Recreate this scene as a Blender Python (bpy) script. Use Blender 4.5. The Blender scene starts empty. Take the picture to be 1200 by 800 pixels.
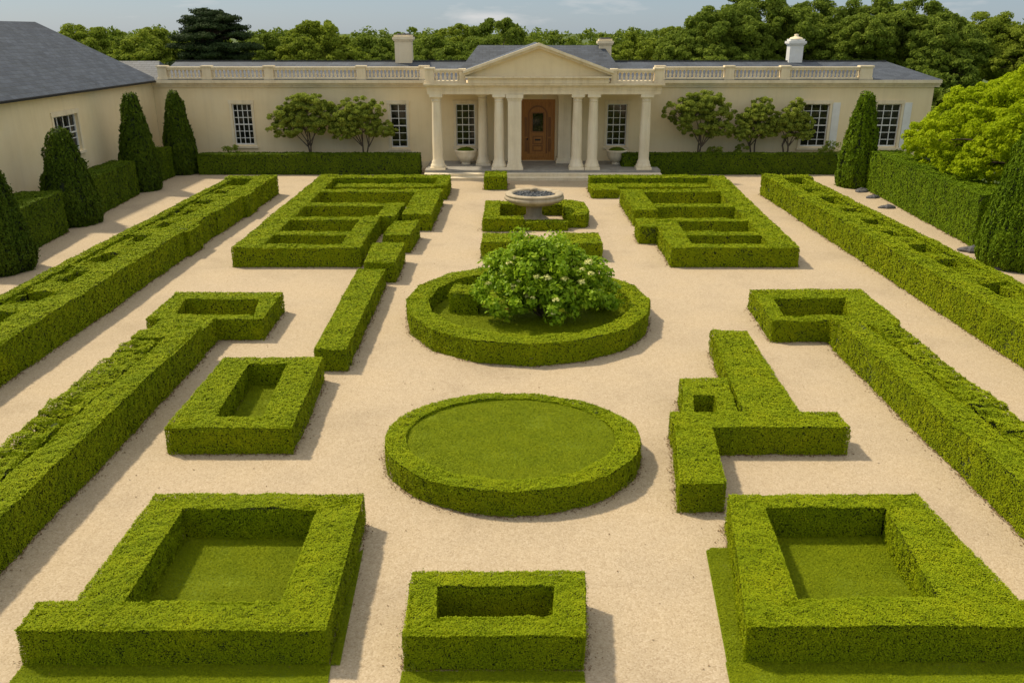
import bpy, math, random
import numpy as np

R = math.radians
scene = bpy.context.scene
COL = scene.collection
CAM = np.array((0.0, 0.0, 7.5))

# ------------------------------------------------------------------ helpers
def tag(o, label=None, cat=None, group=None, kind=None):
    if label: o['label'] = label
    if cat: o['category'] = cat
    if group: o['group'] = group
    if kind: o['kind'] = kind
    return o

def empty(name, loc=(0, 0, 0)):
    o = bpy.data.objects.new(name, None)
    o.location = loc
    o.empty_display_size = 0.3
    COL.objects.link(o)
    return o

class MB:
    """collects polygons and links them as one mesh object"""
    def __init__(s):
        s.v = []; s.n = 0; s.f = []; s.uv = []; s.rnd = []
    def add(s, verts, faces, mat=0, smooth=False, rnd=None, uv=None):
        verts = np.asarray(verts, dtype=np.float64).reshape(-1, 3)
        k = len(verts)
        s.v.append(verts)
        s.rnd.append(np.full(k, .5) if rnd is None else np.asarray(rnd, dtype=np.float64))
        s.uv.append(np.zeros((k, 2)) if uv is None else np.asarray(uv, dtype=np.float64))
        if isinstance(faces, np.ndarray):
            s.f.append((faces + s.n, mat, smooth))
        else:
            by = {}
            for f in faces: by.setdefault(len(f), []).append(f)
            for L in by.values():
                s.f.append((np.array(L, dtype=np.int64) + s.n, mat, smooth))
        s.n += k
    def box(s, x0, x1, y0, y1, z0, z1, mat=0):
        v = [(x0,y0,z0),(x1,y0,z0),(x1,y1,z0),(x0,y1,z0),(x0,y0,z1),(x1,y0,z1),(x1,y1,z1),(x0,y1,z1)]
        s.add(v, [(3,2,1,0),(4,5,6,7),(0,1,5,4),(1,2,6,5),(2,3,7,6),(3,0,4,7)], mat)
    def prism(s, poly, z0, z1, mat=0):
        n = len(poly)
        v = [(p[0],p[1],z0) for p in poly] + [(p[0],p[1],z1) for p in poly]
        s.add(v, [tuple(range(n, 2*n)), tuple(range(n-1, -1, -1))] + [(i,(i+1)%n,(i+1)%n+n,i+n) for i in range(n)], mat)
    def prism_xz(s, poly, y0, y1, mat=0):
        n = len(poly)
        v = [(p[0],y0,p[1]) for p in poly] + [(p[0],y1,p[1]) for p in poly]
        s.add(v, [tuple(range(n)), tuple(range(2*n-1, n-1, -1))] + [(i+n,(i+1)%n+n,(i+1)%n,i) for i in range(n)], mat)
    def lathe(s, prof, cx, cy, n=24, mat=0, smooth=True, sx=1, sy=1):
        a = np.linspace(0, 2*math.pi, n, endpoint=False)
        v = []
        for r, z in prof:
            v += [(cx+r*sx*math.cos(t), cy+r*sy*math.sin(t), z) for t in a]
        f = []
        for i in range(len(prof)-1):
            for j in range(n):
                f.append((i*n+j, i*n+(j+1)%n, (i+1)*n+(j+1)%n, (i+1)*n+j))
        s.add(v, f, mat, smooth)
        m = len(prof)-1
        s.add(v[:n], [tuple(range(n-1,-1,-1))], mat); s.add(v[m*n:], [tuple(range(n))], mat)
    def tube(s, pts, rad, n=7, mat=0):
        pts = np.asarray(pts, float); v = []; m = len(pts)
        for i in range(m):
            d = pts[min(i+1,m-1)] - pts[max(i-1,0)]
            d /= np.linalg.norm(d)+1e-9
            u = np.cross(d, (0.3,0.9,0.1) if abs(d[2])>.5 else (0,0,1)); u /= np.linalg.norm(u)
            w = np.cross(d, u)
            for j in range(n):
                t = 2*math.pi*j/n
                v.append(pts[i] + rad[i]*(u*math.cos(t)+w*math.sin(t)))
        f = []
        for i in range(m-1):
            for j in range(n):
                f.append((i*n+j, i*n+(j+1)%n, (i+1)*n+(j+1)%n, (i+1)*n+j))
        s.add(v, f, mat, True)
    def build(s, name, mats, parent=None, origin=None):
        me = bpy.data.meshes.new(name)
        V = np.concatenate(s.v)
        off = np.array(origin if origin is not None else (0,0,0), float)
        V = V - off
        me.vertices.add(len(V)); me.vertices.foreach_set('co', V.astype(np.float32).ravel())
        tot = sum(f.size for f,_,_ in s.f); npoly = sum(len(f) for f,_,_ in s.f)
        loops = np.concatenate([f.ravel() for f,_,_ in s.f]).astype(np.int32)
        sizes = np.concatenate([np.full(len(f), f.shape[1]) for f,_,_ in s.f]).astype(np.int32)
        starts = np.concatenate(([0], np.cumsum(sizes)[:-1])).astype(np.int32)
        me.loops.add(tot); me.loops.foreach_set('vertex_index', loops)
        me.polygons.add(npoly)
        me.polygons.foreach_set('loop_start', starts); me.polygons.foreach_set('loop_total', sizes)
        mi = np.concatenate([np.full(len(f), m) for f,m,_ in s.f]).astype(np.int32)
        sm = np.concatenate([np.full(len(f), b) for f,_,b in s.f]).astype(bool)
        me.polygons.foreach_set('material_index', mi); me.polygons.foreach_set('use_smooth', sm)
        me.update(calc_edges=True)
        a = me.attributes.new('rnd', 'FLOAT', 'POINT')
        a.data.foreach_set('value', np.concatenate(s.rnd).astype(np.float32))
        uvl = me.uv_layers.new(name='UVMap')
        uvl.data.foreach_set('uv', np.concatenate(s.uv)[loops].astype(np.float32).ravel())
        for m in (mats if isinstance(mats, (list, tuple)) else [mats]): me.materials.append(m)
        me.validate()
        o = bpy.data.objects.new(name, me)
        if parent is not None:
            o.parent = parent
            o.location = off - np.array(parent.location)
        else:
            o.location = off
        COL.objects.link(o)
        return o

# numpy lattice noise in -1..1
_rg = np.random.default_rng(11)
_LAT = _rg.random((32, 32, 32))*2-1
def noise(p, scale):
    q = p/scale; i = np.floor(q).astype(int); f = q-i; f = f*f*(3-2*f); i &= 31; j = (i+1) & 31
    x0,y0,z0 = i.T; x1,y1,z1 = j.T; fx,fy,fz = f.T
    c = lambda a,b,d: _LAT[a,b,d]
    a0 = c(x0,y0,z0)*(1-fx)+c(x1,y0,z0)*fx; a1 = c(x0,y1,z0)*(1-fx)+c(x1,y1,z0)*fx
    b0 = c(x0,y0,z1)*(1-fx)+c(x1,y0,z1)*fx; b1 = c(x0,y1,z1)*(1-fx)+c(x1,y1,z1)*fx
    return (a0*(1-fy)+a1*fy)*(1-fz)+(b0*(1-fy)+b1*fy)*fz

def leaves(mb, P, N, L, rng, tilt=.6, aspect=.5, mat=1, along=None):
    """one small pointed four-sided leaf per point"""
    n = len(P)
    if n == 0: return
    L = np.broadcast_to(L, (n,))*rng.uniform(.7, 1.3, n)
    nn = N + tilt*rng.normal(size=(n,3)); nn /= np.linalg.norm(nn, axis=1)[:,None]+1e-9
    t = rng.normal(size=(n,3)) if along is None else along + .35*rng.normal(size=(n,3))
    t -= nn*(t*nn).sum(1)[:,None]; t /= np.linalg.norm(t, axis=1)[:,None]+1e-9
    b = np.cross(nn, t)
    lo = L[:,None]
    v = np.stack([P-t*lo, P-b*lo*aspect+t*lo*.1, P+t*lo+nn*lo*-.15, P+b*lo*aspect+t*lo*.1], 1).reshape(-1,3)
    f = np.arange(4*n).reshape(n,4)
    mb.add(v, f, mat, False, rnd=np.repeat(rng.random(n), 4))

def leaf_len(P, k=.001, lo=.0108, hi=.16):
    return np.clip(np.linalg.norm(P-CAM, axis=1)*k, lo, hi)

def thin(P, N, dens0, cover, rng, k=.001, lo=.0108):
    """P was sampled with dens0 per square metre; keep what the distance needs"""
    L = leaf_len(P, k, lo)
    keep = rng.random(len(P)) < np.minimum(1, cover/L**2/dens0)
    return P[keep], N[keep], L[keep], keep

def ccw(poly):
    a = sum(poly[i][0]*poly[(i+1)%len(poly)][1]-poly[(i+1)%len(poly)][0]*poly[i][1] for i in range(len(poly)))
    return list(poly) if a > 0 else list(poly)[::-1]

def halfspaces(poly):
    P = np.array(poly, float); Q = np.roll(P, -1, 0); e = Q-P
    n = np.stack([e[:,1], -e[:,0]], 1); n /= np.linalg.norm(n, axis=1)[:,None]
    return n, (n*P).sum(1)

def inset(poly, d):
    n, c = halfspaces(poly); c = c-d; k = len(poly); out = []
    for i in range(k):
        A = np.array([n[i-1], n[i]]); out.append(tuple(np.linalg.solve(A, np.array([c[i-1], c[i]]))))
    return out

def rect(x0, x1, y0, y1): return [(x0,y0),(x1,y0),(x1,y1),(x0,y1)]
def ring(o, i, h): return [([o[a], o[(a+1)%len(o)], i[(a+1)%len(o)], i[a]], h) for a in range(len(o))]

BASES = []
def hedge(name, pieces, label, group, mats, cat='hedge', seed=0, cover=2.0, bump=1.0, tilt=.34, z0=0.0, k=.001, lo=.0108, parent=None):
    """clipped hedge: core darkened to paint the shade in the gaps, with leaves all over its faces; pieces = [(convex outline, height)]"""
    rng = np.random.default_rng(seed+100)
    mb = MB()
    bmp = [(q[2] if len(q) > 2 else 1.0) for q in pieces]; pcs = [(ccw(q[0]), q[1]) for q in pieces]
    hs = [halfspaces(p) for p, _ in pcs]
    allP = []; allN = []; allB = []; allH = []
    for a, (poly, h) in enumerate(pcs):
        ins = (.035 if bmp[a]*bump < 1.5 else .11) + .02*rng.random(); si = min(ins, .075)
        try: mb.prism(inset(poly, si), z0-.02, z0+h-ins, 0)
        except Exception: pass
        A = np.array(poly); cen = np.array((*A.mean(0), h))
        dmin = min(np.linalg.norm(np.array((*q, h))-CAM) for q in poly)
        L0 = max(lo, min(.16, dmin*k)); dens = cover/L0**2
        Ps = []; Ns = []
        for i in range(1, len(poly)-1):
            e1 = A[i]-A[0]; e2 = A[i+1]-A[0]; ar = abs(e1[0]*e2[1]-e1[1]*e2[0])/2
            n = int(ar*dens); u = rng.random((n,2)); s = u.sum(1) > 1; u[s] = 1-u[s]
            xy = A[0]+u[:,:1]*e1+u[:,1:]*e2
            Ps.append(np.column_stack([xy, np.full(n, z0+h)])); Ns.append(np.tile((0,0,1.), (n,1)))
        nrm, _ = hs[a]
        for i in range(len(poly)):
            p = A[i]; q = A[(i+1)%len(poly)]; ln = np.linalg.norm(q-p)
            n = int(ln*h*dens*.78); t = rng.random(n)[:,None]; z = rng.random(n)*h
            Ps.append(np.column_stack([p+(q-p)*t, z0+z])); Ns.append(np.tile((*nrm[i], 0.), (n,1)))
        P = np.concatenate(Ps); N = np.concatenate(Ns)
        ok = np.ones(len(P), bool)
        for b, (pb, hb) in enumerate(pcs):
            if b == a: continue
            nb, cb = hs[b]
            D = P[:,:2]@nb.T - cb; low = P[:,2]-z0 < hb-.015
            deep = (D < -.006).all(1)
            # on the neighbour's edge only a face turned towards the neighbour goes; flush outer faces stay
            edge = (D < .006).all(1) & ((np.abs(D) <= .006) & (N[:,:2]@nb.T < -.5)).any(1)
            ok &= ~((deep | edge) & low)
        P, N = P[ok], N[ok]
        P, N, L, _ = thin(P, N, dens, cover, rng, k, lo)
        allP.append(P); allN.append(N); allB.append(np.full(len(P), bmp[a])); allH.append(np.full(len(P), z0+h))
    P = np.concatenate(allP); N = np.concatenate(allN)
    B_ = np.concatenate(allB)*bump
    B_ = np.where(N[:,2] > .5, B_, np.minimum(B_, 1.5))
    HH = np.concatenate(allH); arr = np.clip((P[:,2]-(HH-.07))/.07, 0, 1)*(N[:,2] < .5)
    d = -.03*arr**2 + B_*(.030*noise(P+seed, .55) + .018*noise(P+seed*2.3, 1.4) + .020*noise(P+7.3, .13)) + .012*noise(P+3.1, .06) + (B_ > 1.9)*.05*noise(P+1.7, .3) + rng.uniform(-.014, .010, len(P))
    # soften the top arrises a little
    P = P + N*d[:,None]
    side = N[:,2] < .5
    P[side,2] = np.maximum(P[side,2], z0+.01)
    up = N[:,2] > .5
    LL = leaf_len(P, k, lo)
    leaves(mb, P[up], N[up], LL[up], rng, tilt*.8, .6); leaves(mb, P[~up], N[~up], LL[~up], rng, tilt*.8, .55)
    # a few taller shoots above the clipped faces
    n = len(P)//45; idx = rng.integers(0, len(P), n)
    leaves(mb, P[idx]+N[idx]*rng.uniform(.01,.045,n)[:,None], rng.normal(size=(n,3)), leaf_len(P[idx], k, lo), rng, .5, .4, along=N[idx])
    c = np.mean([np.mean(np.array(p), 0) for p, _ in pcs], 0)
    b0 = (~up) & (P[:,2]-z0 < .05)
    if z0 == 0: BASES.append((P[b0], N[b0]))
    o = mb.build(name, mats, parent, origin=(c[0], c[1], z0))
    if label: tag(o, label, cat, group)
    return o

# ------------------------------------------------------------------ materials
def newmat(name):
    m = bpy.data.materials.new(name); m.use_nodes = True
    nt = m.node_tree; nt.nodes.clear()
    out = nt.nodes.new('ShaderNodeOutputMaterial')
    return m, nt, out
def N_(nt, t, **kw):
    n = nt.nodes.new(t)
    for k, v in kw.items():
        if k in n.inputs: n.inputs[k].default_value = v
        else: setattr(n, k, v)
    return n
def ramp(nt, stops):
    r = nt.nodes.new('ShaderNodeValToRGB'); e = r.color_ramp.elements
    while len(e) < len(stops): e.new(.5)
    for el, (p, c) in zip(e, stops): el.position = p; el.color = (*c, 1)
    return r

def foliage_mat(name, c0, c1, c2, transl=.28, rough=.75, patch=1.2):
    m, nt, out = newmat(name); L = nt.links.new
    at = N_(nt, 'ShaderNodeAttribute', attribute_name='rnd')
    geo = N_(nt, 'ShaderNodeNewGeometry')
    nz = N_(nt, 'ShaderNodeTexNoise', Scale=patch, Detail=3.0)
    L(geo.outputs['Position'], nz.inputs['Vector'])
    mr = N_(nt, 'ShaderNodeMath', operation='MULTIPLY_ADD'); mr.inputs[1].default_value = .9; mr.inputs[2].default_value = -.45
    L(nz.outputs['Fac'], mr.inputs[0])
    ad = N_(nt, 'ShaderNodeMath', operation='ADD', use_clamp=True)
    ml = N_(nt, 'ShaderNodeMath', operation='MULTIPLY_ADD'); ml.inputs[1].default_value = .5; ml.inputs[2].default_value = .25
    L(at.outputs['Fac'], ml.inputs[0]); L(ml.outputs[0], ad.inputs[0]); L(mr.outputs[0], ad.inputs[1])
    rp = ramp(nt, [(0, c0), (.5, c1), (1, c2)]); L(ad.outputs[0], rp.inputs[0])
    bs = N_(nt, 'ShaderNodeBsdfPrincipled', Roughness=rough); bs.inputs['Specular IOR Level'].default_value = .12
    L(rp.outputs[0], bs.inputs['Base Color'])
    tr = N_(nt, 'ShaderNodeBsdfTranslucent'); L(rp.outputs[0], tr.inputs['Color'])
    mx = N_(nt, 'ShaderNodeMixShader'); mx.inputs[0].default_value = transl
    L(bs.outputs[0], mx.inputs[1]); L(tr.outputs[0], mx.inputs[2]); L(mx.outputs[0], out.inputs[0])
    return m

def solid_mat(name, stops, scale=4., detail=6., rough=.7, bump=.0, bscale=40., spec=.4, metallic=0., coord='Position', stretch=None):
    m, nt, out = newmat(name); L = nt.links.new
    geo = N_(nt, 'ShaderNodeNewGeometry')
    src = geo.outputs['Position']
    if stretch:
        mp = N_(nt, 'ShaderNodeMapping'); mp.inputs['Scale'].default_value = stretch
        L(src, mp.inputs[0]); src = mp.outputs[0]
    nz = N_(nt, 'ShaderNodeTexNoise', Scale=scale, Detail=detail, Roughness=.6); L(src, nz.inputs['Vector'])
    rp = ramp(nt, stops); L(nz.outputs['Fac'], rp.inputs[0])
    bs = N_(nt, 'ShaderNodeBsdfPrincipled', Roughness=rough, Metallic=metallic); bs.inputs['Specular IOR Level'].default_value = spec
    L(rp.outputs[0], bs.inputs['Base Color'])
    if bump:
        n2 = N_(nt, 'ShaderNodeTexNoise', Scale=bscale, Detail=4.0); L(src, n2.inputs['Vector'])
        bp = N_(nt, 'ShaderNodeBump', Strength=bump, Distance=.02); L(n2.outputs['Fac'], bp.inputs['Height']); L(bp.outputs[0], bs.inputs['Normal'])
    L(bs.outputs[0], out.inputs[0])
    return m

def gravel_mat():
    m, nt, out = newmat('gravel'); L = nt.links.new
    geo = N_(nt, 'ShaderNodeNewGeometry')
    vo = N_(nt, 'ShaderNodeTexVoronoi', Scale=46.); L(geo.outputs['Position'], vo.inputs['Vector'])
    sp = N_(nt, 'ShaderNodeSeparateColor'); L(vo.outputs['Color'], sp.inputs[0])
    stone = ramp(nt, [(0, (.395,.305,.20)), (.3, (.475,.377,.254)), (.7, (.50,.402,.276)), (1, (.56,.46,.33))]); L(sp.outputs[0], stone.inputs[0])
    big = N_(nt, 'ShaderNodeTexNoise', Scale=.45, Detail=5.0, Roughness=.6); L(geo.outputs['Position'], big.inputs['Vector'])
    br = ramp(nt, [(.25, (.80,.79,.785)), (.48, (.95,.945,.94)), (.75, (1,.98,.94))]); L(big.outputs['Fac'], br.inputs[0])
    mid = N_(nt, 'ShaderNodeTexNoise', Scale=7., Detail=6.0, Roughness=.7); L(geo.outputs['Position'], mid.inputs['Vector'])
    mr = ramp(nt, [(.3, (.91,.90,.885)), (.65, (1,1,1))]); L(mid.outputs['Fac'], mr.inputs[0])
    m1 = N_(nt, 'ShaderNodeMix', data_type='RGBA', blend_type='MULTIPLY'); m1.inputs[0].default_value = 1
    L(stone.outputs[0], m1.inputs[6]); L(br.outputs[0], m1.inputs[7])
    m2 = N_(nt, 'ShaderNodeMix', data_type='RGBA', blend_type='MULTIPLY'); m2.inputs[0].default_value = 1
    L(m1.outputs[2], m2.inputs[6]); L(mr.outputs[0], m2.inputs[7])
    bs = N_(nt, 'ShaderNodeBsdfPrincipled', Roughness=.85); bs.inputs['Specular IOR Level'].default_value = .2
    L(m2.outputs[2], bs.inputs['Base Color'])
    bp = N_(nt, 'ShaderNodeBump', Strength=.3, Distance=.012); L(vo.outputs['Distance'], bp.inputs['Height']); bp.invert = True
    bp2 = N_(nt, 'ShaderNodeBump', Strength=.2, Distance=.04); L(mid.outputs['Fac'], bp2.inputs['Height']); L(bp.outputs[0], bp2.inputs['Normal'])
    L(bp2.outputs[0], bs.inputs['Normal'])
    L(bs.outputs[0], out.inputs[0])
    return m

def slate_mat():
    m, nt, out = newmat('slate'); L = nt.links.new
    uv = N_(nt, 'ShaderNodeUVMap', uv_map='UVMap')
    bk = N_(nt, 'ShaderNodeTexBrick', Scale=1.0); bk.offset = .5
    bk.inputs['Brick Width'].default_value = .42; bk.inputs['Row Height'].default_value = .24
    bk.inputs['Mortar Size'].default_value = .014; bk.inputs['Mortar Smooth'].default_value = .3; bk.inputs['Bias'].default_value = 0
    bk.inputs['Color1'].default_value = (.038,.048,.068,1); bk.inputs['Color2'].default_value = (.072,.087,.115,1); bk.inputs['Mortar'].default_value = (.03,.033,.04,1)
    L(uv.outputs[0], bk.inputs['Vector'])
    nz = N_(nt, 'ShaderNodeTexNoise', Scale=.7, Detail=6., Roughness=.7); L(uv.outputs[0], nz.inputs['Vector'])
    rp = ramp(nt, [(.3, (.65,.66,.62)), (.6, (1,1,1)), (.8, (1.0,.97,.88))]); L(nz.outputs['Fac'], rp.inputs[0])
    mm = N_(nt, 'ShaderNodeMix', data_type='RGBA', blend_type='MULTIPLY'); mm.inputs[0].default_value = 1
    L(bk.outputs['Color'], mm.inputs[6]); L(rp.outputs[0], mm.inputs[7])
    bs = N_(nt, 'ShaderNodeBsdfPrincipled', Roughness=.62); L(mm.outputs[2], bs.inputs['Base Color'])
    bp = N_(nt, 'ShaderNodeBump', Strength=.6, Distance=.02); L(bk.outputs['Fac'], bp.inputs['Height']); bp.invert = True
    L(bp.outputs[0], bs.inputs['Normal']); L(bs.outputs[0], out.inputs[0])
    return m

def stucco_mat(name, base, dark, light, streak=.16):
    m, nt, out = newmat(name); L = nt.links.new
    geo = N_(nt, 'ShaderNodeNewGeometry')
    n1 = N_(nt, 'ShaderNodeTexNoise', Scale=.9, Detail=7., Roughness=.65); L(geo.outputs['Position'], n1.inputs['Vector'])
    rp = ramp(nt, [(.28, dark), (.5, base), (.75, light)]); L(n1.outputs['Fac'], rp.inputs[0])
    mp = N_(nt, 'ShaderNodeMapping'); mp.inputs['Scale'].default_value = (3.2, 3.2, .22); L(geo.outputs['Position'], mp.inputs[0])
    n2 = N_(nt, 'ShaderNodeTexNoise', Scale=1., Detail=5., Roughness=.7); L(mp.outputs[0], n2.inputs['Vector'])
    r2 = ramp(nt, [(.30, (1-.35*streak,1-.38*streak,1-.42*streak)), (.55, (1,1,1))]); L(n2.outputs['Fac'], r2.inputs[0])
    mm = N_(nt, 'ShaderNodeMix', data_type='RGBA', blend_type='MULTIPLY'); mm.inputs[0].default_value = 1
    L(rp.outputs[0], mm.inputs[6]); L(r2.outputs[0], mm.inputs[7])
    bs = N_(nt, 'ShaderNodeBsdfPrincipled', Roughness=.8); bs.inputs['Specular IOR Level'].default_value = .25
    L(mm.outputs[2], bs.inputs['Base Color'])
    n3 = N_(nt, 'ShaderNodeTexNoise', Scale=14., Detail=6.); L(geo.outputs['Position'], n3.inputs['Vector'])
    bp = N_(nt, 'ShaderNodeBump', Strength=.08, Distance=.02); L(n3.outputs['Fac'], bp.inputs['Height']); L(bp.outputs[0], bs.inputs['Normal'])
    L(bs.outputs[0], out.inputs[0])
    return m

def glass_mat(name='window_glass'):
    m, nt, out = newmat(name); L = nt.links.new
    geo = N_(nt, 'ShaderNodeNewGeometry')
    nz = N_(nt, 'ShaderNodeTexNoise', Scale=2.6, Detail=4., Roughness=.7); L(geo.outputs['Position'], nz.inputs['Vector'])
    rp = ramp(nt, [(.4, (.006,.007,.007)), (.60, (.028,.027,.02)), (.74, (.15,.115,.07))]); L(nz.outputs['Fac'], rp.inputs[0])  # noise paints dark interior tones and brownish reflections into the pane colour
    bs = N_(nt, 'ShaderNodeBsdfPrincipled', Roughness=.06); L(rp.outputs[0], bs.inputs['Base Color']); L(bs.outputs[0], out.inputs[0])
    return m

M = {}
M['gravel'] = gravel_mat()
M['slate'] = slate_mat()
M['stucco'] = stucco_mat('cream_stucco', (.86,.70,.43), (.82,.66,.395), (.88,.73,.47))
M['stone'] = stucco_mat('cream_stone', (.83,.70,.48), (.75,.62,.41), (.86,.75,.55), .5)
M['white_stone'] = stucco_mat('pale_stone', (.84,.73,.53), (.76,.655,.465), (.87,.78,.61), .45)
M['paint'] = solid_mat('white_paint', [(.3,(.72,.70,.66)),(.7,(.80,.79,.76))], 3., rough=.45)
M['glass'] = glass_mat()
M['wood'] = solid_mat('oak_door', [(.25,(.27,.105,.016)),(.5,(.43,.18,.03)),(.8,(.55,.25,.055))], 3., 6., .45, .25, 12., stretch=(9,9,.6))
M['wood_shade'] = solid_mat('shade_tone_oak', [(.25,(.16,.058,.012)),(.5,(.25,.10,.02)),(.8,(.34,.145,.034))], 3., 6., .45, .25, 12., stretch=(9,9,.6))  # darker copy of the door wood, paints shade contrast on mouldings and panels
M['iron'] = solid_mat('dark_iron', [(.3,(.02,.02,.02)),(.7,(.05,.045,.04))], 20., rough=.45, metallic=.6)
M['paving'] = solid_mat('grey_paving', [(.3,(.24,.225,.20)),(.7,(.36,.34,.30))], 2.5, rough=.75, bump=.2)
M['basin'] = stucco_mat('weathered_stone', (.44,.365,.25), (.30,.245,.16), (.52,.44,.32), .9)
M['pebble'] = solid_mat('dark_pebbles', [(.35,(.02,.025,.035)),(.55,(.07,.078,.085)),(.72,(.22,.225,.22))], 16., 3., .35, .9, 18.)
M['rock'] = solid_mat('dark_rock', [(.3,(.05,.05,.055)),(.7,(.13,.125,.13))], 9., rough=.8, bump=.6, bscale=20.)
M['bark'] = solid_mat('bark', [(.3,(.06,.042,.028)),(.7,(.15,.11,.075))], 6., rough=.85, bump=.7, bscale=18., stretch=(3,3,.6))
M['core'] = solid_mat('gap_shade_core', [(.3,(.014,.021,.003)),(.7,(.036,.052,.005))], 18., rough=.9, bump=1., bscale=30.)  # core coloured dark to paint the shade between leaves
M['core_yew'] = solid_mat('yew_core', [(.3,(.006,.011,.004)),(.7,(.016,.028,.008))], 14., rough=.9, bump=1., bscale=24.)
M['box'] = foliage_mat('box_leaves', (.135,.197,.0015), (.238,.302,.0022), (.35,.375,.004), .13, patch=1.6)
M['hedge_dark'] = foliage_mat('dark_hedge_leaves', (.055,.10,.004), (.10,.155,.005), (.165,.225,.008), .2)
M['hedge_right'] = foliage_mat('green_hedge_leaves', (.085,.155,.003), (.145,.23,.004), (.22,.305,.007), .2)
M['yew'] = foliage_mat('yew_leaves', (.035,.066,.004), (.062,.102,.005), (.105,.15,.008), .15)
M['yew_light'] = foliage_mat('cypress_leaves', (.07,.13,.003), (.12,.195,.004), (.195,.27,.007), .2)
M['grass'] = foliage_mat('lawn_blades', (.145,.195,.002), (.20,.25,.003), (.26,.295,.004), .12, patch=2.2)
M['turf'] = solid_mat('lawn_soil', [(.3,(.13,.18,.002)),(.7,(.19,.245,.003))], 12., rough=.9, bump=.6, bscale=60.)
M['meadow'] = solid_mat('meadow', [(.3,(.045,.075,.012)),(.7,(.09,.12,.022))], .25, rough=.95)
M['shrub'] = foliage_mat('shrub_leaves', (.14,.26,.010), (.26,.40,.014), (.46,.57,.03), .36, .4, 2.5)
M['tree_a'] = foliage_mat('tree_leaves', (.105,.16,.018), (.18,.245,.026), (.275,.335,.04), .36, patch=.25)
M['tree_b'] = foliage_mat('tree_leaves_light', (.155,.21,.02), (.245,.31,.028), (.355,.405,.045), .38, patch=.25)
M['cedar'] = foliage_mat('cedar_needles', (.018,.036,.012), (.034,.058,.017), (.062,.09,.024), .1, patch=.3)
M['maple'] = foliage_mat('golden_leaves', (.24,.34,.004), (.38,.48,.006), (.54,.62,.014), .42, patch=.8)
M['wall_tree'] = foliage_mat('small_tree_leaves', (.18,.235,.03), (.30,.365,.048), (.45,.50,.08), .42, patch=1.0)
M['flower'] = solid_mat('cream_petals', [(.3,(.50,.52,.10)),(.7,(.70,.66,.26))], 20., rough=.6)
M['flower_orange'] = solid_mat('amber_petals', [(.3,(.45,.22,.03)),(.7,(.60,.38,.08))], 20., rough=.6)
M['dead'] = solid_mat('dry_leaf', [(.3,(.10,.055,.02)),(.7,(.22,.13,.05))], 30., rough=.8)
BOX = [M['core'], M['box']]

# ------------------------------------------------------------------ ground
mb = MB(); mb.add([(-6000,-60,-.03),(6000,-60,-.03),(6000,9000,-.03),(-6000,9000,-.03)], [(0,1,2,3)])
tag(mb.build('meadow_ground', M['meadow']), kind='structure')
mb = MB(); mb.add([(-20.4,-4,0),(20.2,-4,0),(20.2,50.5,0),(-20.4,50.5,0)], [(0,1,2,3)])
tag(mb.build('gravel_ground', M['gravel']), kind='structure')

def lawn(poly, z, seed, cover=1.5, name='lawn', lift=0.0):
    rng = np.random.default_rng(seed); mb = MB(); poly = ccw(poly)
    mb.prism(poly, z-.12 if lift == 0 else z-lift, z, 0)
    A = np.array(poly); c = A.mean(0); Ps = []
    for i in range(len(A)):
        e1 = A[i]-c; e2 = A[(i+1)%len(A)]-c; ar = abs(e1[0]*e2[1]-e1[1]*e2[0])/2
        L = np.clip(np.linalg.norm(np.array((*c, z))-CAM)*.001, .010, .1)
        n = int(ar*cover/(L*L*.6)); u = rng.random((n,2)); s = u.sum(1) > 1; u[s] = 1-u[s]
        Ps.append(np.column_stack([c+u[:,:1]*e1+u[:,1:]*e2, np.full(n, z)]))
    P = np.concatenate(Ps); P[:,2] += rng.uniform(0, .014, len(P)) + .008*noise(P, .4)
    leaves(mb, P, np.tile((0,-.1,1.), (len(P),1)), L, rng, .34, .4)
    o = mb.build(name, [M['turf'], M['grass']], origin=(c[0], c[1], 0))
    return tag(o, kind='structure')

# ------------------------------------------------------------------ parterre hedges
G_BOX = 'clipped box hedges of the parterre'
AO = [(-5.7,12.0),(-2.37,12.0),(-2.30,8.70),(-5.66,8.70)]; AI = [(-5.1,11.54),(-3.01,11.54),(-2.99,9.27),(-5.04,9.27)]
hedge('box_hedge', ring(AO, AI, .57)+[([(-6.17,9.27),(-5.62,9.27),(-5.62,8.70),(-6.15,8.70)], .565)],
      'large square box hedge round a sunken lawn, nearest on the left of the gravel', G_BOX, BOX, seed=1)
lawn([(-5.15,11.6),(-2.95,11.6),(-2.93,9.2),(-5.1,9.2)], .03, 1)
lawn([(-6.15,8.72),(-2.28,8.72),(-2.2,11.2),(-2.06,11.2),(-2.10,8.0),(-2.2,7.3),(-6.2,7.3)][0:2]+[(-2.16,7.2),(-6.2,7.2)], .02, 2)
lawn([(-2.36,11.2),(-2.29,11.25),(-2.17,8.73),(-2.29,8.73)], .021, 22)
BO = [(3.45,11.95),(6.48,12.0),(6.60,8.75),(2.92,8.75)]; BI = [(3.92,11.57),(5.80,11.57),(5.55,9.30),(3.72,9.30)]
hedge('box_hedge', ring(BO, BI, .58)+[([(6.5,9.28),(7.25,9.25),(7.3,8.75),(6.5,8.75)], .575)],
      'large square box hedge round a sunken lawn, nearest on the right with a grass apron', G_BOX, BOX, seed=2)
lawn([(3.86,11.62),(5.85,11.62),(5.62,9.24),(3.66,9.24)], .03, 3)
lawn([(2.98,11.22),(3.08,11.3),(3.35,11.3),(3.0,8.77),(2.72,8.77)], .02, 4)
lawn([(2.70,8.76),(7.35,8.76),(7.35,7.1),(2.55,7.1)], .021, 5)
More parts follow.
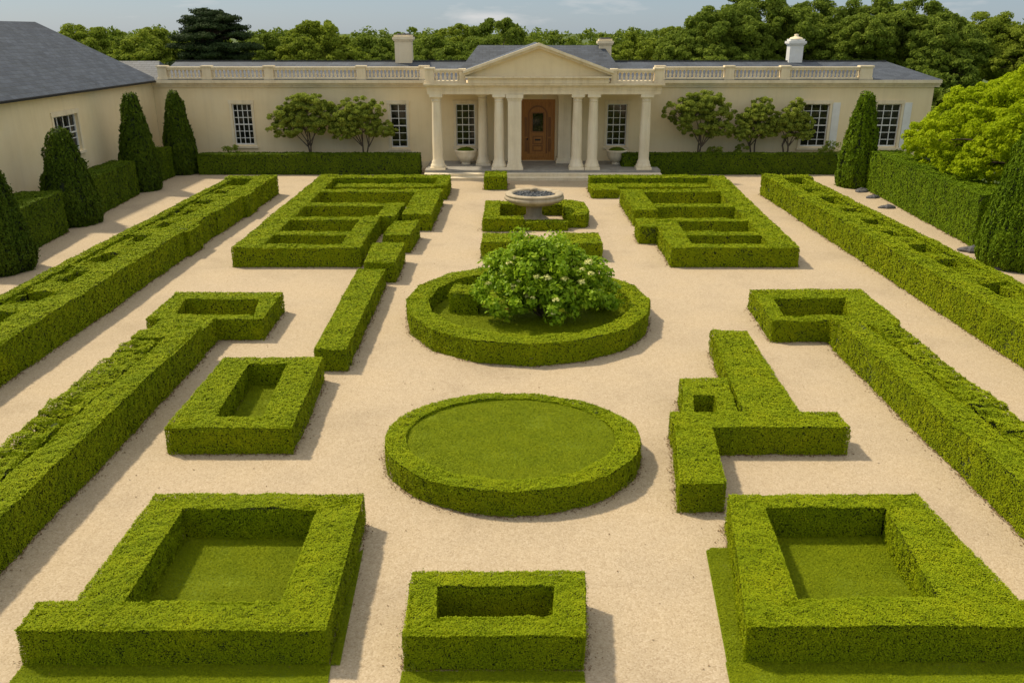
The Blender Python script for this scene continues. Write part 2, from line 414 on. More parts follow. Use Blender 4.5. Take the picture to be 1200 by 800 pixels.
CO = [(-1.36,9.93),(1.0,9.93),(.90,8.61),(-1.35,8.61)]; CI = [(-1.0,9.59),(.57,9.60),(.52,8.98),(-.96,8.97)]
hedge('box_hedge', ring(CO, CI, .56), 'small rectangular box hedge with a dark hollow, nearest in the middle', G_BOX, BOX, seed=3)
lawn([(-1.37,8.60),(.90,8.60),(.88,7.2),(-1.37,7.2)], .02, 6)
DO = [(-6.55,18.1),(-4.3,18.1),(-4.13,14.44),(-6.5,14.44)]; DI = [(-5.87,17.70),(-5.0,17.70),(-4.78,14.90),(-5.71,14.90)]
hedge('box_hedge', ring(DO, DI, .56), 'oblong box hedge with a long grassy hollow, left of the round lawn bed', G_BOX, BOX, seed=4)
lawn([(-5.85,17.72),(-5.0,17.72),(-4.78,14.9),(-5.7,14.9)], .03, 7)
def ell(cx, cy, rx, ry, n=32, wob=0, ph=.3):
    return [(cx+rx*(1+wob*math.sin(5*t+ph))*math.cos(t), cy+ry*(1+wob*math.sin(3*t+1+ph))*math.sin(t)) for t in [2*math.pi*i/n for i in range(n)]]
hedge('round_hedge', ring(ell(.01,14.28,2.36,2.03,32,.008), ell(-.02,14.32,1.95,1.70), .47), 'low round box hedge rimming a raised disc of lawn', G_BOX, BOX, seed=5)
lawn(ell(-.02,14.32,1.97,1.72), .42, 8, lift=.40)
# right middle L and its bar
hedge('box_hedge', [([(4.93,19.95),(5.81,19.95),(5.60,15.10),(4.50,15.10)], .565), ([(3.06,15.12),(6.32,15.12),(6.32,14.42),(3.05,14.42)], .575),
                    ([(3.05,14.44),(3.74,14.44),(3.52,12.36),(2.75,12.36)], .57)],
      'zigzag box hedge of three joined bars, right of the round lawn bed', G_BOX, BOX, seed=6)
hedge('box_hedge', [([(3.60,16.94),(4.60,16.94),(4.50,16.02),(3.52,16.02)], .52), ([(3.50,16.04),(3.70,16.04),(3.54,15.14),(3.32,15.14)], .52),
                    ([(4.15,16.04),(4.51,16.04),(4.40,15.14),(4.02,15.14)], .515)],
      'small square box hedge with one dark hole, tucked against the zigzag hedge', G_BOX, BOX, seed=7)
# J and G : small rings with long strips
def cells(xa, xb, y0, y1, h, rng, pit_side, depth=.25, gap=(.85,1.3)):
    """clumpy lower infill between two rails, with pits next to one rail"""
    out = []; y = y0; w = xb-xa
    while y < y1:
        y2 = min(y+rng.uniform(.8, 1.6), y1); y3 = min(y2+rng.uniform(*gap), y1)
        out.append((rect(xa, xb, y, y2), h+rng.uniform(-.05,.03), 1.8))
        if y3-y2 > .05:
            f = rng.uniform(.04, .34); g = max(.02, f+rng.uniform(-.15, .15)); hh = h-rng.uniform(.0,.06)
            if pit_side > 0: out.append(([(xa,y2),(xa+w*f,y2),(xa+w*g,y3),(xa,y3)], hh, 1.8))
            else: out.append(([(xb-w*f,y2),(xb,y2),(xb,y3),(xb-w*g,y3)], hh, 1.8))
            out.append((rect(xa, xb, y2, y3), h-depth-rng.uniform(0,.15)))
        y = y3
    return out
def clumpy(xa, xb, y0, y1, h, rng, side):
    """one continuous uneven row whose edge towards the rail wanders; side = where the rail is"""
    out = []; y = y0; e = .5; w = xb-xa
    while y < y1-.01:
        y2 = min(y+rng.uniform(.35,.8), y1); e2 = rng.choice((.2,.25,.3,.38,.5)) if rng.random() < .8 else .5
        hh = h+rng.uniform(-.035,.035)
        if side > 0: out.append(([(xa,y),(xb-w*e*.6,y),(xb-w*e2*.6,y2),(xa,y2)], hh, 2.8))
        else: out.append(([(xa+w*e*.6,y),(xb,y),(xb,y2),(xa+w*e2*.6,y2)], hh, 2.8))
        y = y2; e = e2
    return out
rg = random.Random(5)
JO = [(-9.52,23.2),(-6.5,23.2),(-6.42,20.80),(-9.40,20.80)]; JI = [(-9.03,22.55),(-6.97,22.55),(-6.72,21.18),(-8.82,21.18)]
hedge('box_hedge', ring(JO, JI, .58)+[(rect(-8.1,-7.54,9.6,19.6), .80), (rect(-8.98,-8.12,18.9,19.5), .76), (rect(-8.95,-7.6,19.5,20.85), .62)]
      + clumpy(-8.97,-8.10,9.6,18.9,.71,rg,1)+[(rect(-8.9,-8.09,9.6,18.95), .34)],
      'long box hedge with a clumpy furrowed top ending in an open square, on the left', G_BOX, BOX, seed=8)
GO = [(6.80,23.45),(9.98,23.45),(9.90,20.65),(6.66,20.65)]; GI = [(7.22,22.6),(9.24,22.6),(8.75,21.08),(7.06,21.08)]
hedge('box_hedge', ring(GO, GI, .59)+[(rect(8.06,8.66,10.2,20.1), .79), (rect(8.1,9.6,20.05,20.7), .70)]
      + clumpy(8.66,9.55,10.2,20.05,.70,rg,-1)+[(rect(8.65,9.5,10.2,20.07), .34)],
      'long box hedge with a clumpy furrowed top ending in an open square, on the right', G_BOX, BOX, seed=9)
# I and H: long border strips
rg = random.Random(8)
hedge('border_hedge', [([(-12.3,14.5),(-11.52,14.5),(-11.50,24),(-12.35,24)], .92), ([(-12.35,24),(-11.50,24),(-11.62,33),(-12.4,33)], .93), ([(-12.4,33),(-11.56,33),(-11.50,42.1),(-12.3,42.1)], .92),
      (rect(-12.4,-11.42,29.6,30.9), .90), (rect(-12.4,-11.38,36.4,37.8), .915), (rect(-13.85,-11.6,41.2,42.0), .90), (rect(-13.8,-13.45,14.5,41.3), .86)]
      + cells(-13.47,-12.32,14.5,40.2,.80,rg,1,.58),
      'long border hedge with notched hollows along its top, beside the left path', G_BOX, BOX, seed=10)
hedge('border_hedge', [([(12.10,14.5),(12.85,14.5),(12.85,42),(12.20,42)], .98), (rect(12.2,14.45,41.1,41.95), .95), (rect(13.9,14.25,14.5,41.2), .93)]
      + cells(12.83,13.92,14.5,40.1,.86,rg,-1,.6),
      'long border hedge with notched hollows along its top, beside the right path', G_BOX, BOX, seed=11)
# K: left comb parterre
h = .68
hedge('comb_hedge', [([(-9.45,28.1),(-8.5,28.1),(-8.85,43.8),(-9.72,43.8)], h), (rect(-8.9,-3.12,42.75,43.75), h-.004), (rect(-8.8,-3.2,38.8,39.55), h-.006),
      (rect(-8.7,-4.55,35.4,36.2), h-.004), (rect(-8.65,-5.2,32.65,33.3), h-.002), (rect(-8.55,-5.7,30.05,30.7), h-.006), (rect(-8.5,-5.12,28.1,28.68), h-.003),
      (rect(-5.88,-5.18,28.6,33.4), h-.005), (rect(-5.32,-4.62,33.2,36.15), h+.003), (rect(-4.38,-3.24,33.75,39.0), h-.001), (rect(-3.7,-3.1,40.5,42.85), h+.002), (rect(-8.7,-3.8,41.6,42.8), .42)],
      'comb shaped box hedge with a stepped right edge, left of the stone basin', G_BOX, BOX, seed=12)
hedge('box_block', [([(-4.65,30.1),(-3.68,30.1),(-3.58,32.55),(-4.52,32.55)], .67)], 'box hedge block directly behind the comb hedge corner, farther of two square blocks', G_BOX, BOX, seed=13)
hedge('box_block', [([(-4.67,26.2),(-3.70,26.2),(-3.72,28.85),(-4.79,28.85)], .67)], 'box hedge block at the far end of the long straight hedge bar', G_BOX, BOX, seed=14)
hedge('box_bar', [([(-4.62,18.65),(-3.88,18.65),(-3.97,25.9),(-4.82,25.9)], .56)], 'long straight box hedge bar pointing at the house, left of the flowering shrub', G_BOX, BOX, seed=15)
# L: right comb parterre
hedge('comb_hedge', [([(8.8,28.1),(9.70,28.1),(10.75,43.6),(9.8,43.6)], h), (rect(3.88,10.0,42.75,43.68), h-.003), (rect(3.82,5.12,40.85,42.8), .41), (rect(5.1,9.9,41.6,42.8), .43),
      (rect(5.0,9.75,38.8,39.5), h-.005), (rect(5.0,5.95,34.6,38.9), h-.002), (rect(5.9,9.5,35.25,36.05), h-.006), (rect(4.82,9.2,32.4,33.0), h-.003), (rect(4.78,5.55,31.5,32.5), h-.005),
      ([(5.38,28.1),(6.15,28.1),(6.32,32.5),(5.45,32.5)], h-.001), (rect(6.2,9.1,30.0,30.65), h-.007), (rect(6.0,9.0,28.1,28.68), h-.004)],
      'comb shaped box hedge with a stepped left edge, right of the stone basin', G_BOX, BOX, seed=16)
# around the basin
hedge('box_hedge', [(rect(-1.16,-.52,33.6,37.55), .52), (rect(-.55,2.3,36.8,37.55), .50), ([(2.2,34.3),(3.0,34.3),(3.2,35.2),(3.15,37.0),(2.7,37.55),(2.2,37.55)], .54), (rect(-.55,.45,33.6,34.3), .51), (rect(.45,2.25,33.75,34.3), .34)],
      'low box hedge enclosing the stone basin', G_BOX, BOX, seed=17)
hedge('box_block', [(rect(-1.06,.3,29.2,30.75), .60)], 'box hedge block behind the flowering shrub, left one', G_BOX, BOX, seed=18)
hedge('box_block', [(rect(1.7,3.15,29.0,30.75), .60)], 'box hedge block behind the flowering shrub, right one', G_BOX, BOX, seed=19)
hedge('box_block', [(rect(-1.40,-.28,43.2,45.1), .66)], 'small box hedge cube standing before the portico steps', G_BOX, BOX, seed=20)
hedge('round_hedge', ring(ell(.43,22.62,3.38,3.66,16,.012), ell(.47,22.62,2.80,3.06,16), .56), 'round box hedge encircling the flowering shrub', G_BOX, BOX, seed=21)
lawn(ell(.47,22.62,2.75,2.98,28), .10, 9)
hedge('box_block', [([(-1.75,22.75),(-.95,22.65),(-.85,23.5),(-1.65,23.6)], .58)], 'small rounded box bush inside the round hedge, left of the flowering shrub', G_BOX, BOX, seed=23, bump=1.6, z0=.1)
hedge('box_block', [([(2.2,22.9),(2.75,22.9),(2.8,23.6),(2.25,23.7)], .38)], 'small golden box mound inside the round hedge, right of the flowering shrub', G_BOX, BOX, seed=24, bump=1.6, z0=.1)
# hedges by the house and side walls
DK = [M['core_yew'], M['hedge_dark']]
G_D = 'tall dark hedges round the garden'
hedge('clipped_hedge', [(rect(-17.5,-5.15,48.1,49.0), 1.12)], 'dark clipped hedge along the house wall left of the portico', G_D, DK, seed=30)
hedge('clipped_hedge', [(rect(6.15,18.3,48.1,49.0), 1.12)], 'dark clipped hedge along the house wall right of the portico', G_D, DK, seed=31)
hedge('clipped_hedge', [([(-19.3,28.6),(-17.35,29.0),(-17.75,33.6),(-19.3,33.6)], 1.62)], 'dark clipped hedge on the left between the two nearest yew columns', G_D, DK, seed=32)
hedge('clipped_hedge', [([(-19.5,36.6),(-17.95,36.6),(-18.35,42.0),(-19.5,42.0)], 1.62)], 'dark clipped hedge on the left beside the wing window, between two yew columns', G_D, DK, seed=33)
hedge('clipped_hedge', [(rect(-19.7,-18.7,44.3,47.6), 1.6)], 'short dark clipped hedge on the left near the house corner', G_D, DK, seed=34)
hedge('clipped_hedge', [([(17.05,30.9),(18.6,30.9),(19.5,43.4),(17.95,43.4)], 1.92)], 'tall green clipped hedge on the right below the golden tree', G_D, [M['core'], M['hedge_right']], seed=35, bump=1.6)

# ------------------------------------------------------------------ yew columns
def column(x, y, r, H, label, mats, seed, lean=0, sq=.9):
    rng = np.random.default_rng(seed); mb = MB()
    prof = [(0,.86),(.04,.95),(.12,1.),(.25,.95),(.45,.80),(.62,.66),(.78,.52),(.88,.42),(.94,.33),(.98,.22),(1.,.06)]
    tt = np.array([p[0] for p in prof]); rr = np.array([p[1] for p in prof])*r
    mb.lathe([(max(.01,a-.07), b*H*.985-.0) for a, b in zip(rr, tt)], x, y, 20, 0, True)
    L = np.clip(math.hypot(x, y)*.0017, .03, .1)
    n = int(2*math.pi*r*H*.75*2.1/L**2)
    t = rng.random(n*2); w = np.interp(t, tt, rr)/r; keep = rng.random(n*2) < w; t = t[keep]; n = len(t)
    th = rng.random(n)*2*math.pi; rad = np.interp(t, tt, rr)
    sl = np.gradient(rr, tt*H); nz = -np.interp(t, tt, sl)
    N = np.column_stack([np.cos(th), np.sin(th), nz]); N /= np.linalg.norm(N, axis=1)[:,None]
    P = np.column_stack([x+rad*np.cos(th)+lean*t, y+rad*np.sin(th), t*H])
    q = np.column_stack([np.cos(th)*r*3, np.sin(th)*r*3, P[:,2]*.7]) + seed*3.1
    flute = noise(q, .42)
    P += N*(.085*flute+.05*noise(P, .22)+rng.uniform(-.05,.02,n))[:,None]
    leaves(mb, P, N, L, rng, .6, .42, along=np.tile((0,0,1.), (n,1)))
    k = n//30; idx = rng.integers(0, n, k)
    leaves(mb, P[idx]+N[idx]*rng.uniform(.02,.07,k)[:,None], rng.normal(size=(k,3)), L, rng, .5, .35, along=N[idx]+np.array((0,0,1.)))
    o = mb.build('yew_column', mats, origin=(x, y, 0))
    return tag(o, label, 'topiary', 'tapered yew columns')
YW = [M['core_yew'], M['yew']]; YL = [M['core_yew'], M['yew_light']]
column(-17.15, 27.7, 1.15, 4.0, 'dark tapered yew column nearest on the left, cut by the picture edge', YW, 41)
column(-18.3, 35.2, 1.14, 3.9, 'dark tapered yew column standing in front of the wing window', YW, 42)
column(-18.7, 43.3, .98, 4.75, 'dark tapered yew column on the left midway to the house corner', YW, 43)
column(-18.6, 48.6, .96, 4.5, 'dark tapered yew column in the house corner', YW, 44)
column(17.75, 44.3, 1.0, 4.75, 'green tapered yew column before the right end of the house front', YL, 45)
column(17.25, 28.4, 1.30, 4.9, 'green tapered yew column nearest on the right, below the golden tree', YL, 46)

# ------------------------------------------------------------------ trees
def clump_points(rng, c, r, n_cl, cl_r, per, up=.2, shell=(.72,1.0), low=-.55):
    c = np.array(c, float); r = np.array(r, float)
    d = rng.normal(size=(n_cl*3,3)); d /= np.linalg.norm(d, axis=1)[:,None]; d = d[d[:,2] > low][:n_cl]
    cc = c + d*r*rng.uniform(*shell, len(d))[:,None]
    cr = cl_r*rng.uniform(.6, 1.35, len(d))
    m = len(d)*per
    e = rng.normal(size=(m,3)); e += np.repeat(d, per, 0)*.55 + np.array((0,0,up)); e /= np.linalg.norm(e, axis=1)[:,None]
    R_ = np.repeat(cr, per)*(rng.random(m)**.4)
    P = np.repeat(cc, per, 0) + e*R_[:,None]*np.array((1,1,.72))
    return P, e, cc
def tree(name, x, y, base_r, lobes, mat, label, group, seed, L=.17, dens=1.4, cl=.30, ncl=26, trunk_h=None, cat='tree', limbs=True, z0=0., stems=1, shell=(.72,1.0), low=-.55):
    """lobes = [(cx,cy,cz,rx,ry,rz)] in world metres"""
    rng = np.random.default_rng(seed); root = empty(name, (x, y, z0)); tag(root, label, cat, group)
    tb = MB(); mb = MB()
    th = trunk_h if trunk_h else .5*np.mean([l[2] for l in lobes])
    forks = []
    for s in range(stems):
        a = rng.uniform(0, 6.28); sp = .16*s
        top = np.array((x+math.cos(a)*sp*2.2, y+math.sin(a)*sp, z0+th))
        tb.tube([(x+math.cos(a)*sp*.4, y+math.sin(a)*sp*.4, z0-.1), ((x+top[0])/2+rng.uniform(-.05,.05), (y+top[1])/2, z0+th*.5), top], [base_r, base_r*.75, base_r*.55], 8)
        forks.append(top)
    for (cx,cy,cz,rx,ry,rz) in lobes:
        r = (rx*ry*rz)**(1/3)
        per = int(4*math.pi*(cl*r)**2*dens/(L*L))
        P, e, cc = clump_points(rng, (cx,cy,cz), (rx,ry,rz), ncl, cl*r, max(12, per), shell=shell, low=low)
        leaves(mb, P, e, L, rng, .55, .55, mat=0)
        f = forks[rng.integers(len(forks))]
        if limbs:
            c = np.array((cx,cy,cz)); m = f*.55+c*.45+np.array((0,0,.12*r))
            tb.tube([f-np.array((0,0,th*.12)), m, c], [base_r*.5, base_r*.34, base_r*.16], 6)
            for j in range(min(9, len(cc))):
                q = cc[j]; a = m*.5+c*.5
                tb.tube([a, a*.45+q*.55+np.array((0,0,.06*r)), q], [base_r*.2, base_r*.13, base_r*.05], 5)
    tb.build('trunk', M['bark'], root, origin=(x, y, z0))
    mb.build('crown', mat, root, origin=(x, y, z0))
    return root

def big_tree(x, y, H, W, mat, label, seed, n=5, base=.18):
    rng = random.Random(seed); lobes = [(x, y, H*.60, W*.42, W*.40, H*.39)]
    for i in range(n):
        a = 2*math.pi*i/n+rng.uniform(-.4,.4); d = W*rng.uniform(.28,.42); zz = H*rng.uniform(.40,.68); rr = W*rng.uniform(.24,.32)
        lobes.append((x+math.cos(a)*d, y+math.sin(a)*d, zz, rr, rr, min(H*.28, rr*.9)))
    return tree('broadleaf_tree', x, y, W*.035, lobes, mat, label, 'trees behind the house', seed, L=.12, dens=.9, cl=.20, ncl=85, trunk_h=H*.35)
def px(p, y): return (p-600)/1000*(y*.94+1.2)
BT = [  # px, depth, top height, width, kind, label
 (105,78,8.1,6.8,1,'rounded tree just right of the wing roof ridge, behind the roofs'),
 (140,84,7.3,6.5,0,'low dark green tree between the wing roof and the cedar'),
 (182,74,7.9,6.2,1,'light green tree touching the left side of the cedar'),
 (312,80,7.4,5.4,0,'small tree just right of the cedar'),
 (348,86,7.4,5.6,1,'light green tree third to the right of the cedar, left of the taller dome'),
 (377,76,8.5,6.6,1,'dome shaped light tree left of the first chimney'),
 (425,84,7.3,6.2,0,'dark tree a gap left of the first chimney'),
 (452,90,7.2,5.6,0,'low tree hidden behind the left chimney'),
 (508,80,7.2,5.0,0,'low dark tree right of the left chimney'),
 (540,86,8.4,6.0,1,'light tree left of the pediment roof'),
 (582,76,8.6,7.2,0,'rounded dark tree rising behind the raised roof'),
 (742,80,7.4,5.8,1,'low light tree just right of the small middle chimney'),
 (786,84,7.9,6.2,1,'light tree at the foot of the tallest tree'),
 (838,76,9.6,7.6,0,'left shoulder tree of the tall group, left of the white chimney'),
 (882,80,11.2,9.6,0,'tallest broad tree directly behind the white chimney'),
 (945,84,10.6,7.6,0,'tall tree right of the white chimney'),
 (1012,78,10.4,8.6,0,'broad spreading tree above the right roof end'),
 (1062,86,10.6,7.6,0,'dark tree right of the spreading tree'),
 (1098,74,9.0,6.6,0,'dark tree above the right house corner'),
 (1152,92,9.4,8.0,1,'paler distant tree at the right edge of the wood'),
 (1205,88,9.2,7.5,1,'pale distant tree farthest right behind the golden tree'),
]
for i, (p, y, H, W, kd, lab) in enumerate(BT):
    big_tree(px(p, y), y, H, W, M['tree_b' if kd else 'tree_a'], lab, 200+i, 5 if W < 7 else 7)
for i, (x, y, H, W, lab) in enumerate([(28.2,60,5.0,4.6,'low tree beside the right end wall of the house'), (31.5,56,4.6,5.0,'low tree farther right of the house end wall'), (26.8,53.5,3.0,3.0,'bushy low tree at the foot of the right house end')]):
    big_tree(x, y, H, W, M['tree_a'], lab, 260+i)
# far wood closing the gaps between the nearer trees
rng = np.random.default_rng(88); wb = MB()
for i in range(64):
    yy = rng.uniform(108, 124); xx = -78+i*2.65+rng.uniform(-1,1)
    hh = 8.35+.2*math.sin(i*.7)+rng.uniform(-.25,.25)+(1.2 if xx > 25 else 0)
    P, e, _ = clump_points(rng, (xx,yy,hh*.52), (rng.uniform(3,4.2),3,hh*.42), 60, .85, 40)
    leaves(wb, P, e, .22, rng, .55, .55, mat=0)
tag(wb.build('distant_wood', M['tree_a'], origin=(0,116,0)), kind='stuff')
# cedar with flat tiers
def cedar():
    rng = np.random.default_rng(79); y = 72; x = px(254, y); root = empty('cedar_tree', (x, y, 0))
    tag(root, 'dark flat tiered cedar rising above the house on the left', 'tree', 'trees behind the house')
    tb = MB(); mb = MB(); H = 8.9
    tb.tube([(x,y,-.1),(x+.1,y,4),(x,y,8.4)], [.45,.34,.1], 8)
    tiers = [(4.3,3.5,12),(5.05,3.7,12),(5.8,3.5,11),(6.5,3.5,11),(7.15,3.1,10),(7.8,2.8,9),(8.4,2.2,7),(8.85,1.2,4)]
    for z, w, n in tiers:
        for k in range(n):
            a = 2*math.pi*k/n+rng.uniform(-.4,.4); d = w*rng.uniform(.45,.86)
            c = np.array((x+math.cos(a)*d, y+math.sin(a)*d*.9, z+rng.uniform(-.2,.2)))
            tb.tube([(x,y,c[2]-.5),(c+np.array((x,y,c[2])))/2+np.array((0,0,-.2)),c], [.1,.07,.03], 5)
            rx = rng.uniform(.75,1.2); m = 1000
            e = rng.normal(size=(m,3)); e /= np.linalg.norm(e, axis=1)[:,None]
            P = c+e*np.array((rx,rx,.25))*(rng.random(m)**.33)[:,None]; P[:,2] += .16*noise(P, .5)
            leaves(mb, P, e+np.array((0,0,.5)), .085, rng, .6, .45, mat=0)
    m = 8000; e = rng.normal(size=(m,3)); e /= np.linalg.norm(e, axis=1)[:,None]
    P = np.array((x,y,5.0))+e*np.array((2.3,2.2,2.4))*(rng.random(m)**.4)[:,None]
    leaves(mb, P, e, .12, rng, .6, .5, mat=0)
    tb.build('trunk', M['bark'], root, origin=(x,y,0)); mb.build('crown', M['cedar'], root, origin=(x,y,0))
cedar()

# small trees against the house front
def wall_tree(p, w, zlo, zhi, label, seed, y=49.55, k=5):
    rng = random.Random(seed); x = (p-600)/1000*49.2; W = w/1000*49.2; lobes = []
    for i in range(k):
        a = (i+.5)/k; lx = x+(a-.5)*W*.72+rng.uniform(-.1,.1)
        lz = zlo-.15+(zhi-zlo)*(.38+.32*math.sin(math.pi*a)+rng.uniform(-.14,.14))
        lobes.append((lx, y-.1+rng.uniform(-.15,.1), lz, W*.22, .5, (zhi-zlo)*.25))
    lobes.append((x+rng.uniform(-.15,.15), y-.1, zhi-(zhi-zlo)*.24, W*.27, .5, (zhi-zlo)*.25))
    lobes.append((x+rng.choice((-1,1))*W*.3, y-.15, zlo+(zhi-zlo)*.22, W*.2, .45, (zhi-zlo)*.17)); lobes.append((x+rng.uniform(-.2,.2), y-.2, zlo+(zhi-zlo)*.3, W*.3, .4, (zhi-zlo)*.22))
    return tree('small_tree', x, y, .07, lobes, M['wall_tree'], label, 'small trees against the house front', seed, L=.052, dens=.9, cl=.28, ncl=40, trunk_h=1.55, stems=2, shell=(.45,1.08), low=-.85)
wall_tree(367, 92, 1.75, 4.35, 'small airy tree against the wall, left of the pair by the front left', 301)
wall_tree(427, 78, 1.65, 4.05, 'small airy tree against the wall, beside the window left of the portico', 302)
wall_tree(816, 82, 1.7, 4.4, 'small leafy tree against the wall, first to the right of the portico', 303)
wall_tree(881, 54, 1.55, 4.05, 'narrow small leafy tree in the middle of the three right of the portico', 304, k=4)
wall_tree(920, 52, 1.6, 3.95, 'small leafy tree left of the tall window, last of the three', 305, k=4)
def low_shrub(x, y, r, hh, label, seed, mat='wall_tree'):
    rng = np.random.default_rng(seed); mb = MB()
    P, e, _ = clump_points(rng, (x,y,hh*.5), (r,r*.7,hh*.5), 22, r*.35, 60)
    P[:,2] = np.maximum(P[:,2], .02)
    leaves(mb, P, e, .06, rng, .6, .5, mat=0)
    tag(mb.build('low_shrub', M[mat], origin=(x,y,0)), label, 'shrub', 'low shrubs at the foot of the house')
low_shrub(-16.0,49.5,.55,1.55,'low shrub behind the left clipped hedge beside the corner yew',311)
low_shrub(11.6,49.6,.5,1.5,'low round shrub under the first small tree right of the portico',312)
low_shrub(13.1,49.6,.4,1.6,'low shrub between the small trees right of the portico',313)
low_shrub(18.2,49.5,.7,1.6,'low shrub under the tall window left of the green yew column',314)

# golden tree on the right
lob = []
rg = random.Random(3)
for (cx, cy, cz, r) in [(22.0,34.5,5.0,2.5),(20.2,33.0,3.8,2.0),(19.6,37.0,3.4,1.9),(22.5,38.0,4.4,2.2),(24.2,34.5,5.9,2.5),(23.5,31.0,5.0,2.2),(20.4,29.8,3.2,1.7),(19.8,40.2,2.7,1.5),(21.2,36.0,4.6,1.8),(19.2,34.6,2.6,1.35),(25.5,38,5.2,2.3),(21.6,32.0,5.2,1.6),(20.3,31.2,2.2,1.4),(19.9,38.6,1.9,1.3),(21.5,29.0,2.2,1.6),(20.6,34.0,1.9,1.5),(23.5,28.5,4.2,1.9),(25.5,31.5,5.6,2.0),(19.0,36.0,2.3,1.0),(25.6,36.5,6.9,2.2),(23.8,37.5,6.0,2.0),(27.3,34,7.1,2.5),(22.2,41.5,4.0,1.9),(20.6,42.5,2.6,1.4)]:
    lob.append((cx, cy, cz, r*1.0, r*1.0, r*.66))
tree('golden_tree', 22.3, 34.5, .22, lob, M['maple'], 'bright yellow green spreading tree behind the tall hedge on the right', None, 330, L=.058, dens=.72, cl=.17, ncl=115, trunk_h=2.2, shell=(.65,1.05), low=-.7)

# flowering shrub in the round bed
def flowering_shrub():
    rng = np.random.default_rng(55); x, y = .85, 22.5; root = empty('flowering_shrub', (x, y, .1))
    tag(root, 'bushy green shrub dotted with cream flower heads inside the round hedge', 'shrub')
    mb = MB(); tb = MB(); lob = [(x,y,1.15,1.45,1.25,.95),(x-1.05,y-.2,.75,.95,.85,.62),(x+1.15,y-.15,.72,.98,.85,.60),(x+.1,y,1.45,1.5,1.1,.8),(x+.9,y+.1,1.2,.9,.8,.65),(x-.8,y+.1,1.15,.9,.8,.65),(x-.1,y-.75,.72,1.1,.7,.62),(x-.15,y+.1,1.85,.85,.75,.62),(x+.55,y-.6,.9,.75,.6,.6),(x-.6,y+.1,1.4,.8,.7,.6),(x+.5,y,1.45,.85,.75,.6)]
    tops = []
    for l in lob:
        P, e, cc = clump_points(rng, l[:3], l[3:], 34, .27, 56, shell=(.65,1.02), low=-.5)
        P[:,2] = np.maximum(P[:,2], .14)
        leaves(mb, P, e+np.array((0,0,.35)), .066, rng, .5, .6, mat=0)
        tops.append(cc)
        tb.tube([(x,y,.08), (x*.5+l[0]*.5, y*.5+l[1]*.5, .5*l[2]+.1), l[:3]], [.05,.035,.015], 6)
    tb.build('stem', M['bark'], root, origin=(x,y,.1)); mb.build('foliage', M['shrub'], root, origin=(x,y,.1))
    C = np.concatenate(tops); r = random.Random(4); made = 0
    C = C[(C[:,1] < y-.25) & (C[:,2] < 1.75) & (C[:,2] > .35)]
    order = list(range(len(C))); r.shuffle(order)
    for i in order[:36]:
        c = C[i]+np.array((0,-.17,.16)); fb = MB(); s = r.uniform(.05,.095); nf = 36
        d = rng.normal(size=(nf,3)); d[:,2] = np.abs(d[:,2]); d /= np.linalg.norm(d, axis=1)[:,None]
        leaves(fb, c+d*s*np.array((1.2,1.2,.8)), d, s*.38, rng, .35, .8, mat=0)
        fb.build('flower', M['flower_orange' if made in (3, 9) else 'flower'], root, origin=tuple(c)); made += 1
    fb = MB(); c = np.array((x-.45,y+.75,2.0)); d = rng.normal(size=(260,3)); d /= np.linalg.norm(d, axis=1)[:,None]
    leaves(fb, c+d*np.array((.32,.2,.14)), d, .05, rng, .5, .6, mat=0)
    tag(fb.build('flower', M['flower_orange'], root, origin=tuple(c)), 'large amber orange flower cluster at the top')
flowering_shrub()

# ------------------------------------------------------------------ stone basin
def basin():
    x, y = .92, 35.3; root = empty('stone_basin', (x, y, 0))
    tag(root, 'round stone basin of dark pebbles on a stout pedestal before the portico', 'fountain')
    b = MB(); b.lathe([(.66,0),(.66,.14),(.60,.20),(.46,.26),(.40,.32)], x, y, 32); b.build('base', M['basin'], root, (x,y,0))
    b = MB(); b.lathe([(.36,.32),(.33,.40),(.33,.66),(.38,.72),(.46,.76)], x, y, 28); b.build('stem', M['basin'], root, (x,y,0))
    b = MB(); b.lathe([(.46,.76),(.80,.82),(1.08,.93),(1.13,.98),(1.20,1.0),(1.24,1.04),(1.24,1.12),(1.19,1.16),(1.17,1.17),(1.21,1.2),(1.21,1.24),(1.17,1.27),(.95,1.27),(.90,1.24),(.88,1.17)], x, y, 48)
    b.build('bowl', M['basin'], root, (x,y,0))
    b = MB(); rng = np.random.default_rng(9)
    b.lathe([(.885,1.15),(.885,1.185)], x, y, 40)
    for i in range(260):
        a = rng.uniform(0, 6.28); r_ = .86*math.sqrt(rng.random()); s = rng.uniform(.03,.06)
        b.lathe([(s*.5,1.18),(s,1.18+s*.35),(s*.75,1.18+s*.75),(s*.2,1.18+s*.9)], x+r_*math.cos(a), y+r_*math.sin(a), 6)
    tag(b.build('pebble_fill', M['pebble'], root, (x,y,0)))
    b = MB(); b.lathe([(.12,1.18),(.14,1.26),(.16,1.30),(.13,1.35),(.03,1.38)], x, y+.6, 14); b.build('finial', M['basin'], root, (x,y+.55,1.18))
basin()

